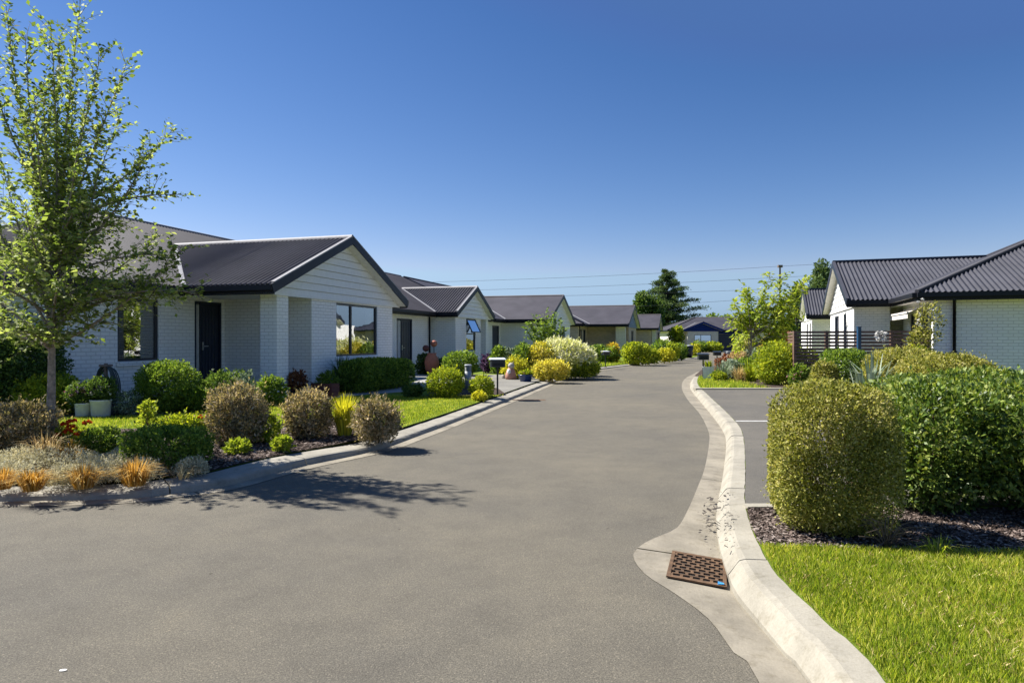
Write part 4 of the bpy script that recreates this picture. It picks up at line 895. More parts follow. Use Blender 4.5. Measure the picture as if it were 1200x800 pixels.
def tuft(px, py, top, w, mat, label, n=160, bw=.008, curl=.8, name='grass_tuft', cat='ornamental grass', group=None, Y=None, z=None):
    x, Y_ = G(px, py) if Y is None else (AT(px, Y)[0], Y); h = ZY(top, Y_) - ZG; z = ZG + .012 if z is None else z
    e = empty(name, (x, Y_, ZG), label, cat, group); npmesh('blade', shoots((x, Y_, z), h, w / 2 * Y_ / F, n, max(bw, 1.0 * Y_ / F), curl), 4, mat, e, e['_b']); return e
gT = 'tawny grass tufts along the left kerb'
tuft(4, 574, 546, 44, 'leaf_tawny', 'orange grass tuft cut by the left edge of the photo', group=gT, n=260)
tuft(38, 576, 546, 56, 'leaf_tawny', 'orange-tawny grass tuft between the leftmost tuft and the middle one', group=gT, n=320)
tuft(97, 573, 541, 54, 'leaf_tawny', 'brightest orange grass tuft, below the red flowers', group=gT, n=320)
tuft(158, 570, 534, 62, 'leaf_tawny', 'brown-orange grass tuft beside the broad dark green bush', group=gT, n=300)
tuft(212, 562, 545, 50, 'leaf_straw', 'wispy straw-coloured grass at the kerb beside the broad green bush', n=40)
tuft(52, 545, 500, 60, 'leaf_straw', 'straw-coloured grass at the foot of the young tree', n=120)
tuft(82, 546, 514, 50, 'leaf_tawny', 'short golden grass under the red flowers', n=200, group=gT)
tuft(404, 511, 460, 40, 'leaf_yellow', 'upright yellow-green bush between two grey-brown ball shrubs', n=420, bw=.02, curl=.35, name='upright_bush', cat='shrub')
V = []
for i in range(26):
    px = -30 + i * 10 + random.uniform(-6, 6); py = random.uniform(548, 574) - max(0, px - 120) * .06; x, Y = G(px, py); ns[0] += 1
    r = random.uniform(.16, .26); V.append(blob((x, Y + .15, ZG + .05), r, r, r * .75, 2600, .028, .009, ns[0], 2.1, .2, .6, sprig=.3, zmin=ZG + .01))
tag(npmesh('silver_groundcover', np.concatenate(V), 4, 'leaf_silver'), 'silver-grey ground cover behind the left kerb', 'ground cover', None, 'stuff')
e = shrub(80, 532, 500, 34, 'green', 'clump of orange-red flowers beside the young tree', 'flowers', name='flower_clump', cover=.5)
x, Y = G(80, 532)
for (dx, z) in ((-.06, .36), (.03, .40), (-.02, .27), (.22, .38), (.12, .24), (-.14, .22), (.02, .33)): flowers(e, (x + dx, Y + .02, ZG + z), .045, .045, .03, 14, .045, 'petal_red')
e = shrub(215, 506, 489, 66, 'green', 'low plant with pale pink blooms behind the broad dark green bush', 'flowers', name='flower_clump', cover=.8, ell=.5); b = e['_b']
flowers(e, (b[0], b[1], ZG + .12), .35, .15, .12, 16, .045, 'petal_pink'); flowers(e, (b[0] + .3, b[1], ZG + .2), .05, .05, .04, 8, .05, 'petal_red')
e = shrub(174, 512, 470, 14, 'lime', 'single tall thin pale green stem standing on the lawn edge', name='tall_stem', cover=.35)
# bed at the house wall
shrub(18, None, 380, 112, 'dark', 'tall dark green shrub at the left edge, against the nearest house', Y=12.6, ell=.7)
shrub(-40, None, 350, 90, 'dark', 'darkest tall shrub, cut by the left edge of the photo', Y=12.6)
shrub(58, 488, 440, 76, 'green', 'rounded yellow-green shrub behind the young tree trunk', ell=.8)
shrub(196, 485, 425, 72, 'green', 'full mid green shrub under the slatted window', mat='leaf_box')
shrub(262, 480, 438, 70, 'dark', 'broad-leaved dark shrub in front of the dark front door', ell=.7)
shrub(228, 484, 455, 40, 'dark', 'low shaded foliage between the mid green shrub and the front door', ell=.7, mat='leaf_box')
shrub(318, 476, 442, 34, 'dark', 'dark leafy plant at the foot of the brick pillar', ell=.7, mat='leaf_box')
shrub(289, 480, 438, 16, 'grey', 'pale grey-green tall plant above the largest ball shrub', name='tall_stem', cover=.5)
shrub(150, 487, 462, 34, 'grey', 'sparse low plant at the house wall right of the hose', cover=.4, name='small_shrub')
def pot(px, py, w_, h_, mat, label, name='plant_pot', cat='plant pot', square=False, group=None, Y=None, taper=.88):
    x, Y = G(px, py) if Y is None else (AT(px, Y)[0], Y); e = empty(name, (x, Y, ZG), label, cat, group); r = w_ / 2
    m = MB(); 
    prof = [(r * taper * .9, 0), (r * taper, .01), (r * .97, h_ - .03), (r * 1.03, h_ - .025), (r * 1.03, h_), (r * .9, h_), (r * .88, h_ - .05), (0.001, h_ - .05)]
    if square:
        prof = [(a * 1.35, b) for a, b in prof]; m.lathe((0, 0, 0), prof, 4); ca, sa_ = math.cos(.5), math.sin(.5); m.v = [(x + a * ca - b * sa_, Y + a * sa_ + b * ca, ZG + c) for a, b, c in m.v]; m.sm = [False] * len(m.sm)
    else: m.lathe((x, Y, ZG), prof, 28)
    m.build('body', mat, e); sm = MB(); sm.lathe((x, Y, ZG + h_ - .045), [(r * .85, 0), (.001, .02)], 16 if not square else 4); sm.build('soil', 'mulch', e); return x, Y, e
x, Y, e = pot(98, 488, .30, .26, 'pot_white', 'smaller white pot, left of the pair below the hose', group='white pots at the house wall')
p = empty('potted_flowers', (x, Y, ZG + .24), 'pink and purple flowers trailing from the smaller white pot', 'flowers'); foliage(p, (x - .05, Y, ZG + .42), .24, .2, .2, 'purple', Y, 1.0, 'leaf_dark', ZG + .12); flowers(p, (x - .08, Y - .02, ZG + .38), .24, .2, .18, 26, .05, 'petal_pink'); flowers(p, (x + .05, Y, ZG + .44), .22, .2, .2, 24, .05, 'petal_purple')
x, Y, e = pot(118, 488, .36, .32, 'pot_white', 'larger white pot, right of the pair below the hose', group='white pots at the house wall')
p = empty('potted_flowers', (x, Y, ZG + .3), 'dark leafy plant with white blooms in the larger white pot', 'flowers'); foliage(p, (x, Y, ZG + .50), .24, .22, .22, 'purple', Y, 1.0, 'leaf_dark', ZG + .2); flowers(p, (x, Y - .02, ZG + .42), .26, .24, .12, 26, .045, 'petal_white')
x, Y = AT(124, 13.2); e = empty('garden_hose', (x, Y, ZG), 'dark garden hose looped over a stake at the white wall', 'hose'); m = MB()
for i in range(6):
    ph = [(x + (.16 + .012 * i) * math.cos(t) + .008 * i, Y + .03 * (i - 3) * .7, ZG + .5 + (.44 - .012 * i) * math.sin(t) + .02 * math.sin(3 * t + i)) for t in np.linspace(0, 6.28, 30)]
    m.tube(ph, .013, 6, False)
m.build('hose_coil', 'hose', e); m = MB(); m.bar((x, Y, ZG), (x, Y, ZG + .97), .05, .05); m.box((x, Y, ZG + .93), (.08, 0, 0), (0, .1, 0), (0, 0, .02)); m.build('stake', 'wood_pole', e)
x, Y, e = pot(347, 465, .30, .22, 'plastic_black', 'black pot beside the brick pillar')
p = empty('potted_plant', (x, Y, ZG + .2), 'small reddish-leaved bush in the black pot', 'plant'); foliage(p, (x, Y, ZG + .38), .24, .22, .24, 'red', Y, 1.0, 'leaf_red', ZG + .18); stems(p, (x, Y), ZG + .18, .12, ZG + .5, 5, .012)
x, Y = AT(381, 17.0); e = empty('planter_box', (x, Y, ZG), 'red-brown timber planter box at the foot of the gable wall', 'planter'); m = MB(); dv = Vector((.94, -.30, 0)); du = Vector((.30, .94, 0)); c = Vector((x, Y, ZG + .17))
for s_ in (-1, 1):
    for j in range(3): m.box(c + du * .17 * s_ + Vector((0, 0, -.11 + .11 * j)), dv * .31, du * .012, (0, 0, .052))
    for j in range(3): m.box(c + dv * .30 * s_ + Vector((0, 0, -.11 + .11 * j)), du * .158, dv * .012, (0, 0, .052))
    for q in (-1, 1): m.box(c + dv * .285 * s_ + du * .145 * q, dv * .018, du * .018, (0, 0, .175))
m.build('box', 'planter_red', e); m = MB(); m.box(c + Vector((0, 0, .09)), dv * .27, du * .14, (0, 0, .02)); m.build('soil', 'mulch', e)
tuft(401, 460, 415, 40, 'leaf_dark', 'dark spiky flax in front of the wide gable window', n=140, bw=.035, curl=.45, name='flax_plant', cat='plant')
x, Y = (AT(384, 17.0)[0], 17.0); p = empty('planter_plants', (x, Y, ZG + .28), 'thin green plants growing in the timber planter box', 'plant'); foliage(p, (x, Y, ZG + .42), .24, .12, .14, 'grey', Y, .7, 'leaf_box', ZG + .28)
def hedge(pts, w_, h_, style, label, Y, mat=None):
    q = smooth_line(pts, .5); c = q.mean(0); e = empty('hedge', (c[0], c[1], ZG), label, 'hedge'); V = []; m, l, wd, box, amp, dep, gaps, spr, cov = STYLE[style]; kk = max(1, 1.5 * Y / F / wd)
    for p in q:
        ns[0] += 1; r = w_ / 2 * random.uniform(.95, 1.1); hh = h_ / 2 * random.uniform(.96, 1.05); n = int(min(30000, cov * 10 * r * hh / (l * wd * kk * kk * .5)))
        V.append(blob((p[0], p[1], ZG + hh), r, r, hh, n, l * kk, wd * kk, ns[0], 3.2, .07, .4, gaps=.25, sprig=.08, zmin=ZG + .02, top=1.0))
    npmesh('foliage', np.concatenate(V), 4, mat or m, e, e['_b']); stems(e, tuple(c), ZG, .4, ZG + h_ * .7, 6, .02); return e
hedge([G(418, 460), (-3.55, 20.6)], .95, .86, 'box', 'clipped green hedge below the wide gable window', 18)
tuft(489, 463, 447, 28, 'leaf_grey', 'pale strappy plant at the edge of the footpath', n=90, bw=.03, curl=.7, name='strappy_plant', cat='plant')
# second garden
shrub(523, 467, 433, 46, 'green', 'rounded yellow-green bush in front of the pale garden bollard', ell=.9)
shrub(565, 466, 442, 28, 'yellow', 'loose yellow bush just left of the nearest letterbox', mat='leaf_yellowgreen')
shrub(562, 470, 461, 17, 'yellow', 'small golden clump at the lawn edge near the letterbox', name='small_shrub')
shrub(484, 466, 452, 24, 'dark', 'dark low plant beside the yellow-green bush and footpath', name='small_shrub')
shrub(540, 441, 413, 42, 'green', 'leafy green bush under the propped-open window', mat='leaf_box')
shrub(572, 437, 417, 16, 'purple', 'purple-flowered spiky plant right of the propped-open window')
shrub(584, 436, 407, 19, 'box', 'round green bush by the third house’s dark door', Y=28)
shrub(597, 437, 410, 16, 'grey', 'blue-grey bush right of the third house’s door', Y=29)
shrub(498, None, 417, 20, 'dark', 'dark foliage at the wall around the terracotta urn', Y=27.5)
shrub(516, None, 422, 18, 'dark', 'dark foliage right of the terracotta urn', Y=27.5)
x, Y = AT(506, 27.2); e = empty('terracotta_urn', (x, Y, ZG), 'tall terracotta urn standing by the second house wall', 'urn'); m = MB(); m.lathe((x, Y, ZG), [(.001, 0), (.16, .0), (.17, .04), (.26, .25), (.30, .5), (.26, .72), (.17, .82), (.2, .9), (.18, .9), (.14, .8), (.001, .6)], 24); m.build('body', 'terracotta', e)
for j, (px, py, lb) in enumerate(((499, 408, 'lower dark red ball ornament on the house wall'), (508.5, 402.5, 'upper red ball ornament on the house wall'))):
    x = AT(px, 27.9)[0]; z = ZY(py, 27.9); e = empty('ball_ornament', (x, 27.9, z - .14), lb, 'ornament', 'ball ornaments above the urn'); m = MB(); m.lathe((x, 27.9, z), [(.14 * math.sin(t) + .001, -.14 * math.cos(t)) for t in np.linspace(0, math.pi, 10)], 16); m.build('ball', 'terracotta' if j else 'planter_red', e)
    m = MB(); m.bar((x, 27.9, z - .13), (x, 28.0, ZG), .025, .025); m.build('stick', 'bark_dark', e)
def bollard(px, py, top, label, d=.15, cap='bollard_pale', Y=None):
    x, Y = G(px, py) if Y is None else (AT(px, Y)[0], Y); h = ZY(top, Y) - ZG; e = empty('garden_bollard', (x, Y, ZG), label, 'bollard', 'garden bollards'); r = d / 2; m = MB()
    m.lathe((x, Y, ZG), [(.001, 0), (r, 0), (r, h * .72), (r * .82, h * .73), (.001, h * .73)], 18); m.build('post', 'bollard', e); m = MB()
    for j in range(4): m.lathe((x, Y, ZG + h * (.74 + .05 * j)), [(r * .7, 0), (r, .0), (r * .95, h * .03), (r * .7, h * .034)], 18)
    m.build('louvre', 'bollard', e); m = MB(); m.lathe((x, Y, ZG + h * .94), [(r * .7, 0), (r * 1.05, 0), (r * 1.05, h * .05), (r * .9, h * .06), (.001, h * .062)], 18); m.build('cap', cap, e)
bollard(548.5, 455, 427, 'pale-topped bollard rising behind the yellow-green bush', .2)
bollard(617, 441, 418, 'grey bollard between the blue pot and the golden shrubs', .17)
bollard(698, 432, 415, 'dark bollard at the corner of the small lawn', .16, 'bollard')
def letterbox(px, py, top, w_, h_, label, lid='plastic_black', rot=0.0, Y=None, d_=.34):
    x, Y = G(px, py) if Y is None else (AT(px, Y)[0], Y); zt = ZY(top, Y); e = empty('letterbox', (x, Y, ZG), label, 'letterbox', 'letterboxes'); ca, sa_ = math.cos(rot), math.sin(rot); a = Vector((ca, sa_, 0)); b = Vector((-sa_, ca, 0)); c = Vector((x, Y, zt - h_ / 2))
    m = MB(); m.bar((x, Y, ZG), (x, Y, zt - h_), .045, .045, (0, 1, 0)); m.box((x, Y, ZG + .01), (.07, 0, 0), (0, .07, 0), (0, 0, .01)); m.build('post', 'plastic_black', e)
    m = MB(); hw = w_ / 2; hd = d_ / 2; m.box(c - Vector((0, 0, .01)), a * hw, b * hd, Vector((0, 0, h_ / 2 - .02))); m.box(c - b * (hd + .004) + Vector((0, 0, h_ * .12)), a * hw * .8, b * .006, Vector((0, 0, .014))); bo = m.build('box', 'plastic_black', e)
    m = MB(); t = Vector((0, 0, h_ / 2 - .012)); m.poly([c + t - a * (hw + .03) - b * (hd + .03), c + t + a * (hw + .03) - b * (hd + .03), c + t + a * (hw + .03) + b * (hd + .03) + Vector((0, 0, .04)), c + t - a * (hw + .03) + b * (hd + .03) + Vector((0, 0, .04))]); m.box(c + t + Vector((0, 0, .0)), a * (hw + .03), b * (hd + .03), Vector((0, 0, .008))); m.build('lid', lid, e)
    m = MB(); m.box(c - b * (hd + .006) - Vector((0, 0, h_ * .12)), a * hw * .72, b * .004, Vector((0, 0, h_ * .17))); m.build('flap', 'fascia', e)
letterbox(583, 463, 420.5, .36, .22, 'nearest letterbox, black with a pale lid, by the driveway', 'bollard_pale', .15)
letterbox(643, 441.5, 414.8, .34, .20, 'black letterbox among the golden shrubs', rot=.3)
letterbox(709.5, 430, 411.5, .34, .20, 'black letterbox at the small lawn of the brown brick house', 'bollard_pale', rot=.3)
letterbox(824, 444, 414.5, .36, .23, 'black letterbox on the grass strip beyond the parking bay', rot=-.1)
letterbox(840.3, 428, 412.0, .40, .22, 'farther black letterbox behind the white square planter', rot=-.1)
for (px, py, s_, lb) in ((591, 443.5, .11, 'grey rock left of the garden statue'), (603, 444, .09, 'small rock right of the garden statue'), (607.5, 442.5, .12, 'rounded rock beside the blue pot')):
    x, Y = G(px, py); d = rdir(60); m = MB(); m.lathe((x, Y, ZG + s_ * .7), [(s_ * (math.sin(t) + .001) * (1 + .2 * math.sin(3 * t + px)), -s_ * .75 * math.cos(t)) for t in np.linspace(0, math.pi, 9)], 11)
    m.v = [(a + .12 * s_ * math.sin(31 * b), b + .12 * s_ * math.sin(29 * a), c) for a, b, c in m.v]; tag(m.build('garden_rock', 'stone', base=(x, Y, ZG)), lb, 'rock', 'rocks at the driveway edge')
x, Y = G(598.5, 444.5); e = empty('garden_statue', (x, Y, ZG), 'small brown and white sitting garden ornament at the driveway edge', 'statue'); m = MB(); m.lathe((x, Y, ZG), [(.001, 0), (.17, 0), (.2, .08), (.19, .2), (.14, .34), (.09, .42), (.05, .44), (.001, .44)], 20); m.build('body', 'terracotta_pale', e); m = MB(); m.lathe((x + .02, Y - .02, ZG + .50), [(.12 * math.sin(t) + .001, -.11 * math.cos(t)) for t in np.linspace(0, math.pi, 10)], 16); 
for s_ in (-1, 1): m.tube([(x + .02 + .06 * s_, Y - .02, ZG + .57), (x + .02 + .085 * s_, Y - .02, ZG + .66)], [.035, .006], 6)
m.build('head', 'stone', e); m = MB(); m.lathe((x - .06, Y - .13, ZG + .28), [(.07 * math.sin(t) + .001, -.1 * math.cos(t)) for t in np.linspace(0, math.pi, 8)], 10); m.build('chest', 'pot_white', e)
x, Y, e = pot(616, 447, .5, .24, 'pot_blue', 'low blue glazed pot at the driveway edge below the bollard', taper=.75)
p = empty('potted_flowers', (x, Y, ZG + .2), 'small orange-pink flowers in the blue glazed pot', 'flowers'); foliage(p, (x, Y, ZG + .26), .2, .2, .07, 'green', Y, 1, None, ZG + .2); flowers(p, (x, Y, ZG + .27), .2, .2, .06, 16, .06, 'petal_pink')
shrub(604, 444, 421, 30, 'yellow', 'yellow-flowered low bush behind the garden statue', ell=.8)
shrub(613, None, 404, 26, 'green', 'dark olive bush behind the grey bollard', Y=25.5, mat='leaf_box')
shrub(634, None, 404, 36, 'gold', 'orange-gold bush left of the cream-flowered shrub', Y=25.3)
shrub(646, 446, 424, 44, 'gold', 'spreading golden shrub around the letterbox, at the driveway corner', ell=.7)
shrub(679, 442, 424, 48, 'yellow', 'low yellow-green shrub spilling over the kerb', ell=.7, mat='leaf_yellowgreen')
e = shrub(658, None, 400, 82, 'cream', 'big billowing cream-flowered shrub beside the lane', Y=25.5, ell=.8); b = e['_b']; flowers(e, (b[0], b[1], ZG + .75), 1.25, 1.0, .6, 500, .06, 'petal_white')
shrub(690, 438, 421, 26, 'yellow', 'yellow-tipped bush at the far end of the cream-flowered shrub', mat='leaf_yellowgreen')
# farther gardens on the left
gF = 'garden shrubs along the far left side of the lane'
shrub(702, None, 406, 50, 'dark', 'dark green bush in front of the brown brick house', Y=41, group=gF, mat='leaf_box', ell=.6)
e = shrub(718, None, 403, 16, 'yellow', 'bright yellow flower ball above the dark bush by the brown brick house', Y=41.5, group=gF, mat='petal_yellow')
shrub(746, 426.5, 402.5, 34, 'olive', 'pale round variegated bush by the porch pillar of the brown brick house', group=gF, mat='leaf_yellowgreen')
shrub(763, 426, 410, 22, 'green', 'low green bush right of the pale round one', group=gF, ell=.8)
shrub(779, 424, 409.5, 22, 'yellow', 'flat-topped yellow bush at the kerb of the far brick house', group=gF, ell=.8)
shrub(776, None, 399, 22, 'dark', 'tall dark bush behind the flat-topped yellow one', Y=49, group=gF, mat='leaf_box')
shrub(788, 423, 401, 16, 'green', 'tall green bush at the bend before the navy house', group=gF)
shrub(798, 421, 404, 14, 'dark', 'dark bush with a letterbox-black gap, last before the bend', group=gF, mat='leaf_box')['label'] = 'dark green bush, last of the row before the bend'
shrub(813, None, 404, 14, 'yellow', 'straw-yellow bush at the bend before the navy house', Y=60, group=gF)
shrub(820, None, 402, 22, 'green', 'green bush under the navy house window', Y=82, group=gF, mat='leaf_box')
shrub(835, None, 402, 22, 'yellow', 'yellow-green bush right of the navy house window', Y=82, group=gF, mat='leaf_yellowgreen')
for px, lb in ((801, 'dark wheelie bin nearer the bend'), (807.5, 'dark wheelie bin farther round the bend')):
    x, Y = AT(px, 54); e = empty('wheelie_bin', (x, Y, ZG), lb, 'bin', 'bins at the bend'); m = MB(); m.lathe((x, Y, ZG), [(.001, .05), (.27, .05), (.36, .92), (.001, .92)], 4); m.build('body', 'plastic_black', e); m = MB(); m.lathe((x, Y, ZG + .92), [(.4, 0), (.4, .05), (.001, .12)], 4); m.build('lid', 'bollard', e)
    m = MB(); m.tube([(x - .25, Y + .2, ZG + .09), (x + .25, Y + .2, ZG + .09)], .09, 10); m.build('wheel', 'plastic_black', e)
# bed beyond the parking bay
x, Y, e = pot(830, 444.5, .42, .46, 'pot_white', 'white square planter beside the letterbox beyond the parking bay', square=True)
p = empty('potted_plant', (x, Y, ZG + .42), 'green tuft growing in the white square planter', 'plant'); npmesh('blade', shoots((x, Y, ZG + .41), .34, .26, 90, .035, .6), 4, 'leaf_yellowgreen', p, p['_b'])
gB = 'mixed plants in the bed beyond the parking bay'
shrub(849, 440, 419, 22, 'red', 'red-brown bush behind the white square planter', group=gB)
e = shrub(858, 445, 424, 26, 'grey', 'grey-green perennial with pink heads, right of the white planter', group=gB); b = e['_b']; flowers(e, (b[0], b[1], ZG + .35), .36, .3, .32, 34, .07, 'petal_pink')
shrub(874, 445, 420, 28, 'green', 'green perennial at the foot of the lime-green street tree', group=gB, mat='leaf_box')
shrub(892, 445, 417, 26, 'grey', 'grey perennial right of the street tree trunk', group=gB)
shrub(866, 432, 412, 24, 'gold', 'tawny seed-headed plant behind the grey-green perennial', group=gB, mat='leaf_straw')
shrub(884, 432, 410, 24, 'grey', 'tall pale-flowered plant behind the street tree trunk', group=gB)
shrub(842, 447, 437, 16, 'green', 'low green clump at the foot of the white planter', group=gB)
shrub(912, 452, 404, 54, 'lime', 'large lime-green bush at the corner of the parking bay', group=gB, mat='leaf_yellowgreen')
shrub(941, 451, 411, 42, 'lime', 'second lime-green bush, right of the large one', group=gB, mat='leaf_yellowgreen')
e = shrub(938, 454, 430, 26, 'red', 'low bush with dusty pink heads by the lime-green bushes', group=gB, mat='leaf_green' if 'leaf_green' in MATS else 'leaf_box'); b = e['_b']; flowers(e, (b[0], b[1], ZG + .25), .4, .3, .3, 30, .08, 'petal_pink')
tuft(848, 446, 421, 34, 'leaf_grey', 'grey-green upright perennial stems right behind the white square planter', n=120, bw=.03, curl=.5, name='perennial', cat='plant', group=gB)
tuft(880, 447, 419, 36, 'leaf_yellowgreen', 'tall light green perennial stems at the edge of the grass strip', n=130, bw=.03, curl=.45, name='perennial', cat='plant', group=gB)
tuft(866, 447, 427, 30, 'leaf_straw', 'straw-coloured perennial stems in the middle of the bed beyond the bay', n=90, bw=.025, curl=.5, name='perennial', cat='plant', group=gB)
shrub(915, None, 388, 34, 'red', 'tall dark red bush behind the lime-green bushes', Y=36, group=gB)
shrub(902, None, 396, 26, 'red', 'small rusty bush left of the tall dark red one', Y=44, group=gB, mat='leaf_gold')
shrub(875, None, 399, 22, 'green', 'green bush in front of the navy garage corner', Y=70, group=gB, mat='leaf_olive')
x, Y = AT(874, 58); m = MB(); m.bar((x - 1.9, Y, .3), (x + 1.2, Y - 1.0, .3), .3, .5); tag(m.build('low_wall', 'concrete_path', base=(x, Y, ZG)), 'low pale garden wall beyond the street tree', 'wall')
for px, py, lb in ((854, 430, 'dark urn-like bollard behind the red-brown bush'), (863.5, 428.5, 'dark slim bollard right of the urn-like one')): bollard(px, py, 411.5, lb, .28 if px < 860 else .2, 'bollard')
# behind the parking bay on the right
shrub(988, None, 411, 58, 'box', 'round green bush in front of the slatted fence', Y=16.5)
shrub(966, None, 424, 28, 'olive', 'small olive-grey bush left of the round green one', Y=16.2)
shrub(1058, None, 409, 88, 'olive', 'pale olive mound in front of the terrace, left of the larger one', Y=14.6)
shrub(1112, None, 414, 104, 'olive', 'large pale olive mound below the white brick side wall', Y=12.8)
tuft(1020, None, 412, 80, 'leaf_grey', 'grey sword-leaved plant between the round bush and the olive mounds', n=70, bw=.045, curl=.5, name='sword_plant', cat='plant', Y=13.2)
x, Y = AT(1083, 17.0); e = empty('climbing_rose', (x, Y, ZG), 'climbing rose with yellow and pale blooms at the corner of the fenced house', 'climber'); stems(e, (x, Y), ZG, .3, ZY(372, Y), 7, .018); foliage(e, (x - .12, Y, 1.25), .30, .26, .6, 'green', Y, .2, 'leaf_olive'); foliage(e, (x + .05, Y - .1, 1.9), .34, .22, .55, 'green', Y, .2, 'leaf_olive'); flowers(e, (x, Y, 2.1), .3, .25, .5, 14, .09, 'petal_white', False); foliage(e, (x - .2, Y - .1, .9), .4, .3, .45, 'green', Y, .6, 'leaf_yellowgreen')
# right foreground
STYLE['clipped'] = ('leaf_olive', .022, .012, 3.1, .09, .42, .38, .13, 3.0)
e = shrub(972, 637, 448, 147, 'clipped', 'big rounded yellow-green clipped bush beside the storm drain', ell=1.0, cover=1.15); e.name = 'rounded_bush'
for px, py, top, w_, lb in ((1092, 610, 433, 138, 'glossy-leaved hedge bush right behind the big rounded bush'), (1215, 616, 428, 190, 'glossy-leaved hedge bush cut by the right edge of the photo')):
    x, Y = G(px, py); rx = w_ / 2 * Y / F * 1.12; Yc = Y + rx * .75; x = (px - 600) / F * Yc; zt = ZY(top, Yc); e = empty('hedge_shrub', (x, Yc, ZG), lb, 'shrub', 'glossy hedge bushes behind the mulch'); h_ = zt - ZG
    foliage(e, (x, Yc, ZG + .10 + (h_ - .2) * .5), rx * 1.02, rx * .9, (h_ - .2) * .5, 'glossy', Y, 1.0); foliage(e, (x, Yc, ZG + .25), rx * .72, rx * .62, .24, 'glossy', Y, .5, 'leaf_dark', name='lower_foliage'); stems(e, (x, Yc), ZG, rx * .9, zt - .15, 16, .014)
hedge([(4.2, 6.9), (6.2, 6.6)], 1.1, 1.08, 'glossy', 'long glossy hedge filling in behind the two hedge bushes', 6)
x, Y = G(1040, 642); e = empty('bare_twigs', (x, Y, ZG), 'bare reddish twigs at the edge of the mulch beside the rounded bush', 'twigs'); m = MB()
for i in range(46):
    a = random.random() * 6.28; r_ = random.uniform(.08, .26); h_ = random.uniform(.05, .2); p0 = Vector((x, Y, ZG)); p1 = p0 + Vector((math.cos(a) * r_ * .5, math.sin(a) * r_ * .4, h_)); p2 = p1 + Vector((math.cos(a + random.uniform(-.8, .8)) * r_ * .6, math.sin(a) * r_ * .4, random.uniform(-.03, .06))); m.tube([p0, p1, p2], [.004, .003, .0015], 4, False)
m.build('twig', 'twig', e)
tuft(1100, 650, 628, 60, 'leaf_grass', 'stray long grass growing through the mulch', n=70, bw=.006, curl=.8)
# leaf and bark strays on the near lawn edge
# ------------------------------------------------------------------ fence
fa, fb = Vector((AT(931, 20.5)[0], 20.5, 0)), Vector((AT(931, 20.5)[0] + 3.62 * VR[0], 20.5 + 3.62 * VR[1], 0)); fd = (fb - fa).normalized()
e = empty('slat_fence', (fa.x, fa.y, ZG), 'dark brown horizontal slat fence around the terrace', 'fence'); m = MB(); zt = 1.82
z = zt - .04
while z > ZG + .1:
    m.bar(fa + Vector((0, 0, z)), fb + Vector((0, 0, z)), .022, .066); z -= .103
m.build('slat_panel', 'fence_wood', e)
for t in (0.01, .9, 1.75, 2.65, 3.6):
    k = MB(); nrm = Vector((-fd.y, fd.x, 0)); k.bar(fa + fd * t + nrm * .06 + Vector((0, 0, ZG)), fa + fd * t + nrm * .06 + Vector((0, 0, zt)), .09, .09, (0, 1, 0)); k.build('post', 'fence_wood', e)
k = MB(); nrm = Vector((UR[0], UR[1], 0)); z = zt - .04
while z > ZG + .1:
    k.bar(fa + nrm * .1 - fd * .03 + Vector((0, 0, z)), fa + nrm * 3.2 - fd * .03 + Vector((0, 0, z)), .022, .066); z -= .103
k.build('return_panel', 'fence_wood', e)
x, Y = AT(1006.5, 19.3); m = MB(); m.bar((x, Y, ZG), (x, Y, ZY(383.5, Y)), .09, .09, (0, 1, 0)); m.box((x, Y, ZY(383.5, Y) + .012), (.055, 0, 0), (0, .055, 0), (0, 0, .012)); tag(m.build('blue_post', 'post_blue', base=(x, Y, ZG)), 'dark blue square post in front of the slat fence', 'post')
x, Y = AT(1034, 19.0); e = empty('fence_ornament', (x, Y, 1.5), 'pale flower-shaped ornament hanging on the slat fence', 'ornament'); flowers(e, (x, Y + .05, ZY(394, Y)), .12, .05, .12, 16, .14, 'petal_white', False)
# ------------------------------------------------------------------ storm drain
cs = [Vector((*G(px, py, z), z)) for px, py, z in ((784, 646, -.008), (846, 657.5, -.040), (857.5, 691, -.040), (785, 678, -.008))]
c = (cs[0] + cs[1] + cs[2] + cs[3]) / 4; ax_ = ((cs[1] - cs[0]) + (cs[2] - cs[3])).normalized(); ay_ = ((cs[3] - cs[0]) + (cs[2] - cs[1])).normalized(); ay_ = (ay_ - ax_ * ay_.dot(ax_)).normalized(); nz_ = ax_.cross(ay_); nz_ = nz_ if nz_.z > 0 else -nz_
wx = ((cs[1] - cs[0]).length + (cs[2] - cs[3]).length) / 4; wy = ((cs[3] - cs[0]).length + (cs[2] - cs[1]).length) / 4; c = c + nz_ * .010
e = empty('drain_grate', (c.x, c.y, 0.0), 'rusty iron storm drain grate set in the concrete gutter', 'drain')
m = MB(); iz = nz_ * .005
for s_ in (-1, 1):
    m.box(c + ay_ * (wy - .012) * s_, ax_ * wx, ay_ * .012, iz); m.box(c + ax_ * (wx - .012) * s_, ax_ * .012, ay_ * (wy - .025), iz)
m.build('frame', 'rust', e)
nx, ny = 5, 9; ix, iy = wx - .03, wy - .03; sx, sy = 2 * ix / nx, 2 * iy / ny; m = MB(); cz_ = c - nz_ * .0005
for j in range(ny + 1): m.box(cz_ + ay_ * (-iy + sy * j), ax_ * ix, ay_ * (.0065 if 0 < j < ny else .010), iz)
for j in range(ny):
    off = .5 if j % 2 else 0
    for i in range(nx + 1):
        x_ = -ix + sx * (i + off); 
        if x_ > ix: continue
        m.box(cz_ + ax_ * x_ + ay_ * (-iy + sy * (j + .5)) - nz_ * .0015, ax_ * .010, ay_ * (sy / 2 - .005), iz)
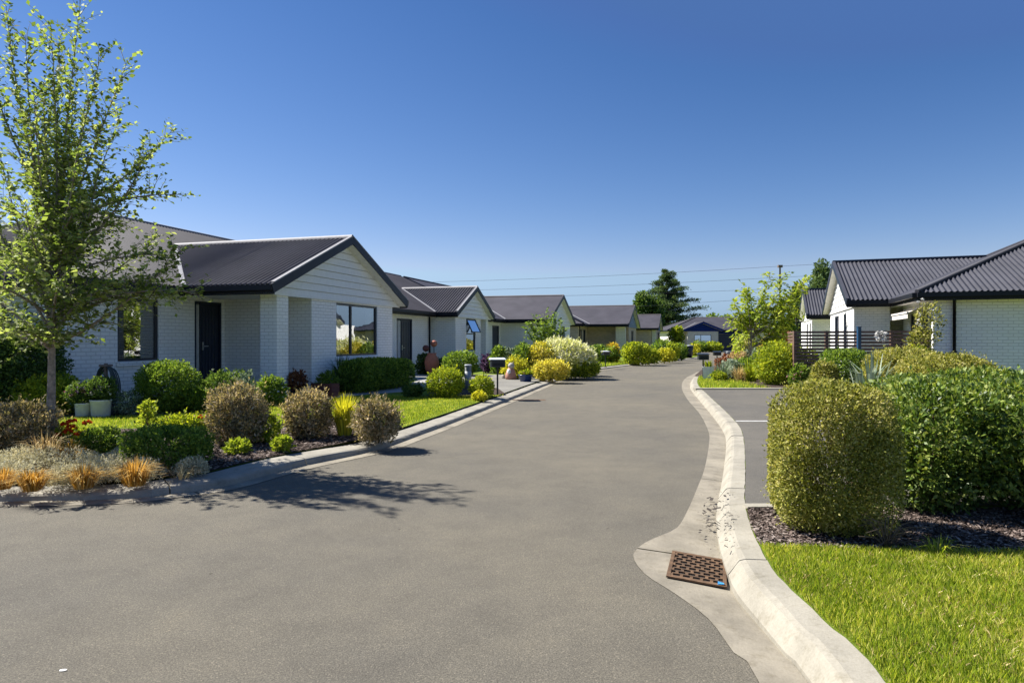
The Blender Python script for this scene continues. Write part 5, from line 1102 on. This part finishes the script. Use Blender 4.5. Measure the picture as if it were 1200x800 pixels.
m.build('grid', 'rust', e); m = MB(); m.poly([c + ax_ * a * wx + ay_ * b * wy - nz_ * .0055 for a, b in ((-1, -1), (1, -1), (1, 1), (-1, 1))]); m.build('pit_darkness', 'pit_darkness', e)  # flat near-black sheet stands in for the unlit hollow under the bars
x, Y, z = c + ax_ * wx * .80 + ay_ * wy * .90 + nz_ * .008; m = MB(); m.poly([(x - .022, Y - .01, z + .003), (x + .02, Y - .016, z + .004), (x + .024, Y + .014, z + .001), (x - .012, Y + .018, z + .012)]); m.poly([(x - .022, Y - .01, z), (x + .02, Y - .016, z + .001), (x + .024, Y + .014, z - .002), (x - .012, Y + .018, z + .007)][::-1]); tag(m.build('plastic_scrap', 'blue_plastic', base=(x, Y, z)), 'scrap of blue plastic on the corner of the drain grate', 'litter')
x, Y = G(620, 468.6, 0); sheet('letterbox_shadow', [(x - .42, Y - .13), (x + .42, Y - .13), (x + .42, Y + .13), (x - .42, Y + .13)], .006, 'rust')  # dark sheet painting the nearest letterbox's cast shadow onto the road
# ------------------------------------------------------------------ power pole and lines
x, Y = AT(914, 88); zt = ZY(311, Y); e = empty('power_pole', (x, Y, ZG), 'slim wooden power pole rising behind the street tree', 'pole'); m = MB(); m.tube([(x, Y, ZG), (x, Y, zt)], [.15, .10], 10); m.build('shaft', 'wood_pole', e); m = MB(); m.box((x, Y, zt - .12), (.28, 0, 0), (0, .2, 0), (0, 0, .16)); m.build('fitting', 'wood_pole', e)
for (y0, y1, lb) in ((331, 312, 'topmost overhead wire crossing the sky to the pole'), (341, 325, 'second overhead wire from the top'), (348, 338, 'third overhead wire from the top'), (372, 348, 'lowest overhead wire, passing behind the cedar')):
    p0 = Vector((AT(440, 92)[0], 92, ZY(y0 + 1, 92))); p1 = Vector((x, Y, ZY(y1, Y))); p2 = p1 + (p1 - p0) * .6 + Vector((0, 0, .4)); m = MB()
    m.tube([p0.lerp(p1, t) - Vector((0, 0, 1.2 * 4 * t * (1 - t) * .25)) for t in np.linspace(0, 1, 14)] + [p1.lerp(p2, t) for t in (.3, .6, 1)], .017, 4, False); tag(m.build('overhead_wire', 'wire', base=p1), lb, 'wire', 'overhead power wires')

# ------------------------------------------------------------------ camera, light, sky
cam = bpy.data.cameras.new('camera'); co = bpy.data.objects.new('camera', cam); COL.objects.link(co); co.location = (0, 0, EYE); co.rotation_euler = (R(90) - math.atan(2 / F), 0, 0)
cam.lens = 36 * F / 1200; cam.sensor_width = 36; cam.clip_end = 4000; cam.clip_start = .05; scene.camera = co
S = Vector((-.84, .36, 1.0)).normalized(); el = math.asin(S.z); az = math.atan2(S.x, S.y)
sun = bpy.data.lights.new('sun', 'SUN'); sun.energy = SUN_E; sun.angle = R(.53); sun.color = (1.0, .955, .88); so = bpy.data.objects.new('sun', sun); COL.objects.link(so); so.rotation_euler = S.to_track_quat('Z', 'Y').to_euler()
w = bpy.data.worlds.new('World'); scene.world = w; w.use_nodes = True; nt = w.node_tree; nt.nodes.clear(); out = nt.nodes.new('ShaderNodeOutputWorld'); bg = nt.nodes.new('ShaderNodeBackground'); sk = nt.nodes.new('ShaderNodeTexSky')
sk.sky_type = 'NISHITA'; sk.sun_disc = False; sk.sun_elevation = el; sk.sun_rotation = az; sk.altitude = 0; sk.air_density = SKY_AIR; sk.dust_density = SKY_DUST; sk.ozone_density = SKY_OZ
bg.inputs[1].default_value = SKY_S; sp = nt.nodes.new('ShaderNodeSeparateColor'); cb = nt.nodes.new('ShaderNodeCombineColor'); nt.links.new(sk.outputs[0], sp.inputs[0])
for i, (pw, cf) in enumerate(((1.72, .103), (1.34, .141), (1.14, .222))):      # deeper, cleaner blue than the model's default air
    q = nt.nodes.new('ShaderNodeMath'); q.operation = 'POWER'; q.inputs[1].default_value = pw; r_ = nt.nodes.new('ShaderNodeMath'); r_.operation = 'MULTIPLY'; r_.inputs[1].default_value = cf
    fl = nt.nodes.new('ShaderNodeMath'); fl.operation = 'MAXIMUM'; fl.inputs[1].default_value = (.19, .43, 1.1)[i]  # floor brightens the sky out of view, added as fill for shaded walls
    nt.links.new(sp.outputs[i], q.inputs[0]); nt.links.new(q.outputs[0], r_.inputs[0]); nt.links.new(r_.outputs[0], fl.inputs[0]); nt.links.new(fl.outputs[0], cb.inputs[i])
for i, cap in ((0, .52), (1, .74)):     # keep the haze near the horizon from turning pink
    b_ = cb.inputs[2].links[0].from_socket; f_ = cb.inputs[i].links[0].from_socket; k_ = nt.nodes.new('ShaderNodeMath'); k_.operation = 'MULTIPLY'; k_.inputs[1].default_value = cap; mn = nt.nodes.new('ShaderNodeMath'); mn.operation = 'MINIMUM'
    nt.links.new(b_, k_.inputs[0]); nt.links.new(f_, mn.inputs[0]); nt.links.new(k_.outputs[0], mn.inputs[1]); nt.links.new(mn.outputs[0], cb.inputs[i])
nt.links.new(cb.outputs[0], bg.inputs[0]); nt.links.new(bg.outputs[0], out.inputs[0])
scene.render.engine = 'CYCLES'; cy = scene.cycles; cy.max_bounces = 9; cy.diffuse_bounces = 6; cy.glossy_bounces = 3; cy.transmission_bounces = 4; cy.transparent_max_bounces = 8; cy.sample_clamp_indirect = 6; cy.use_denoising = True
try: cy.denoiser = 'OPENIMAGEDENOISE'; cy.denoising_input_passes = 'RGB_ALBEDO_NORMAL'
except Exception: pass
vs = scene.view_settings; scene.display_settings.display_device = 'sRGB'; vs.view_transform = 'Standard'; vs.look = 'None'; vs.exposure = EXPO; vs.gamma = 1; vs.use_curve_mapping = False
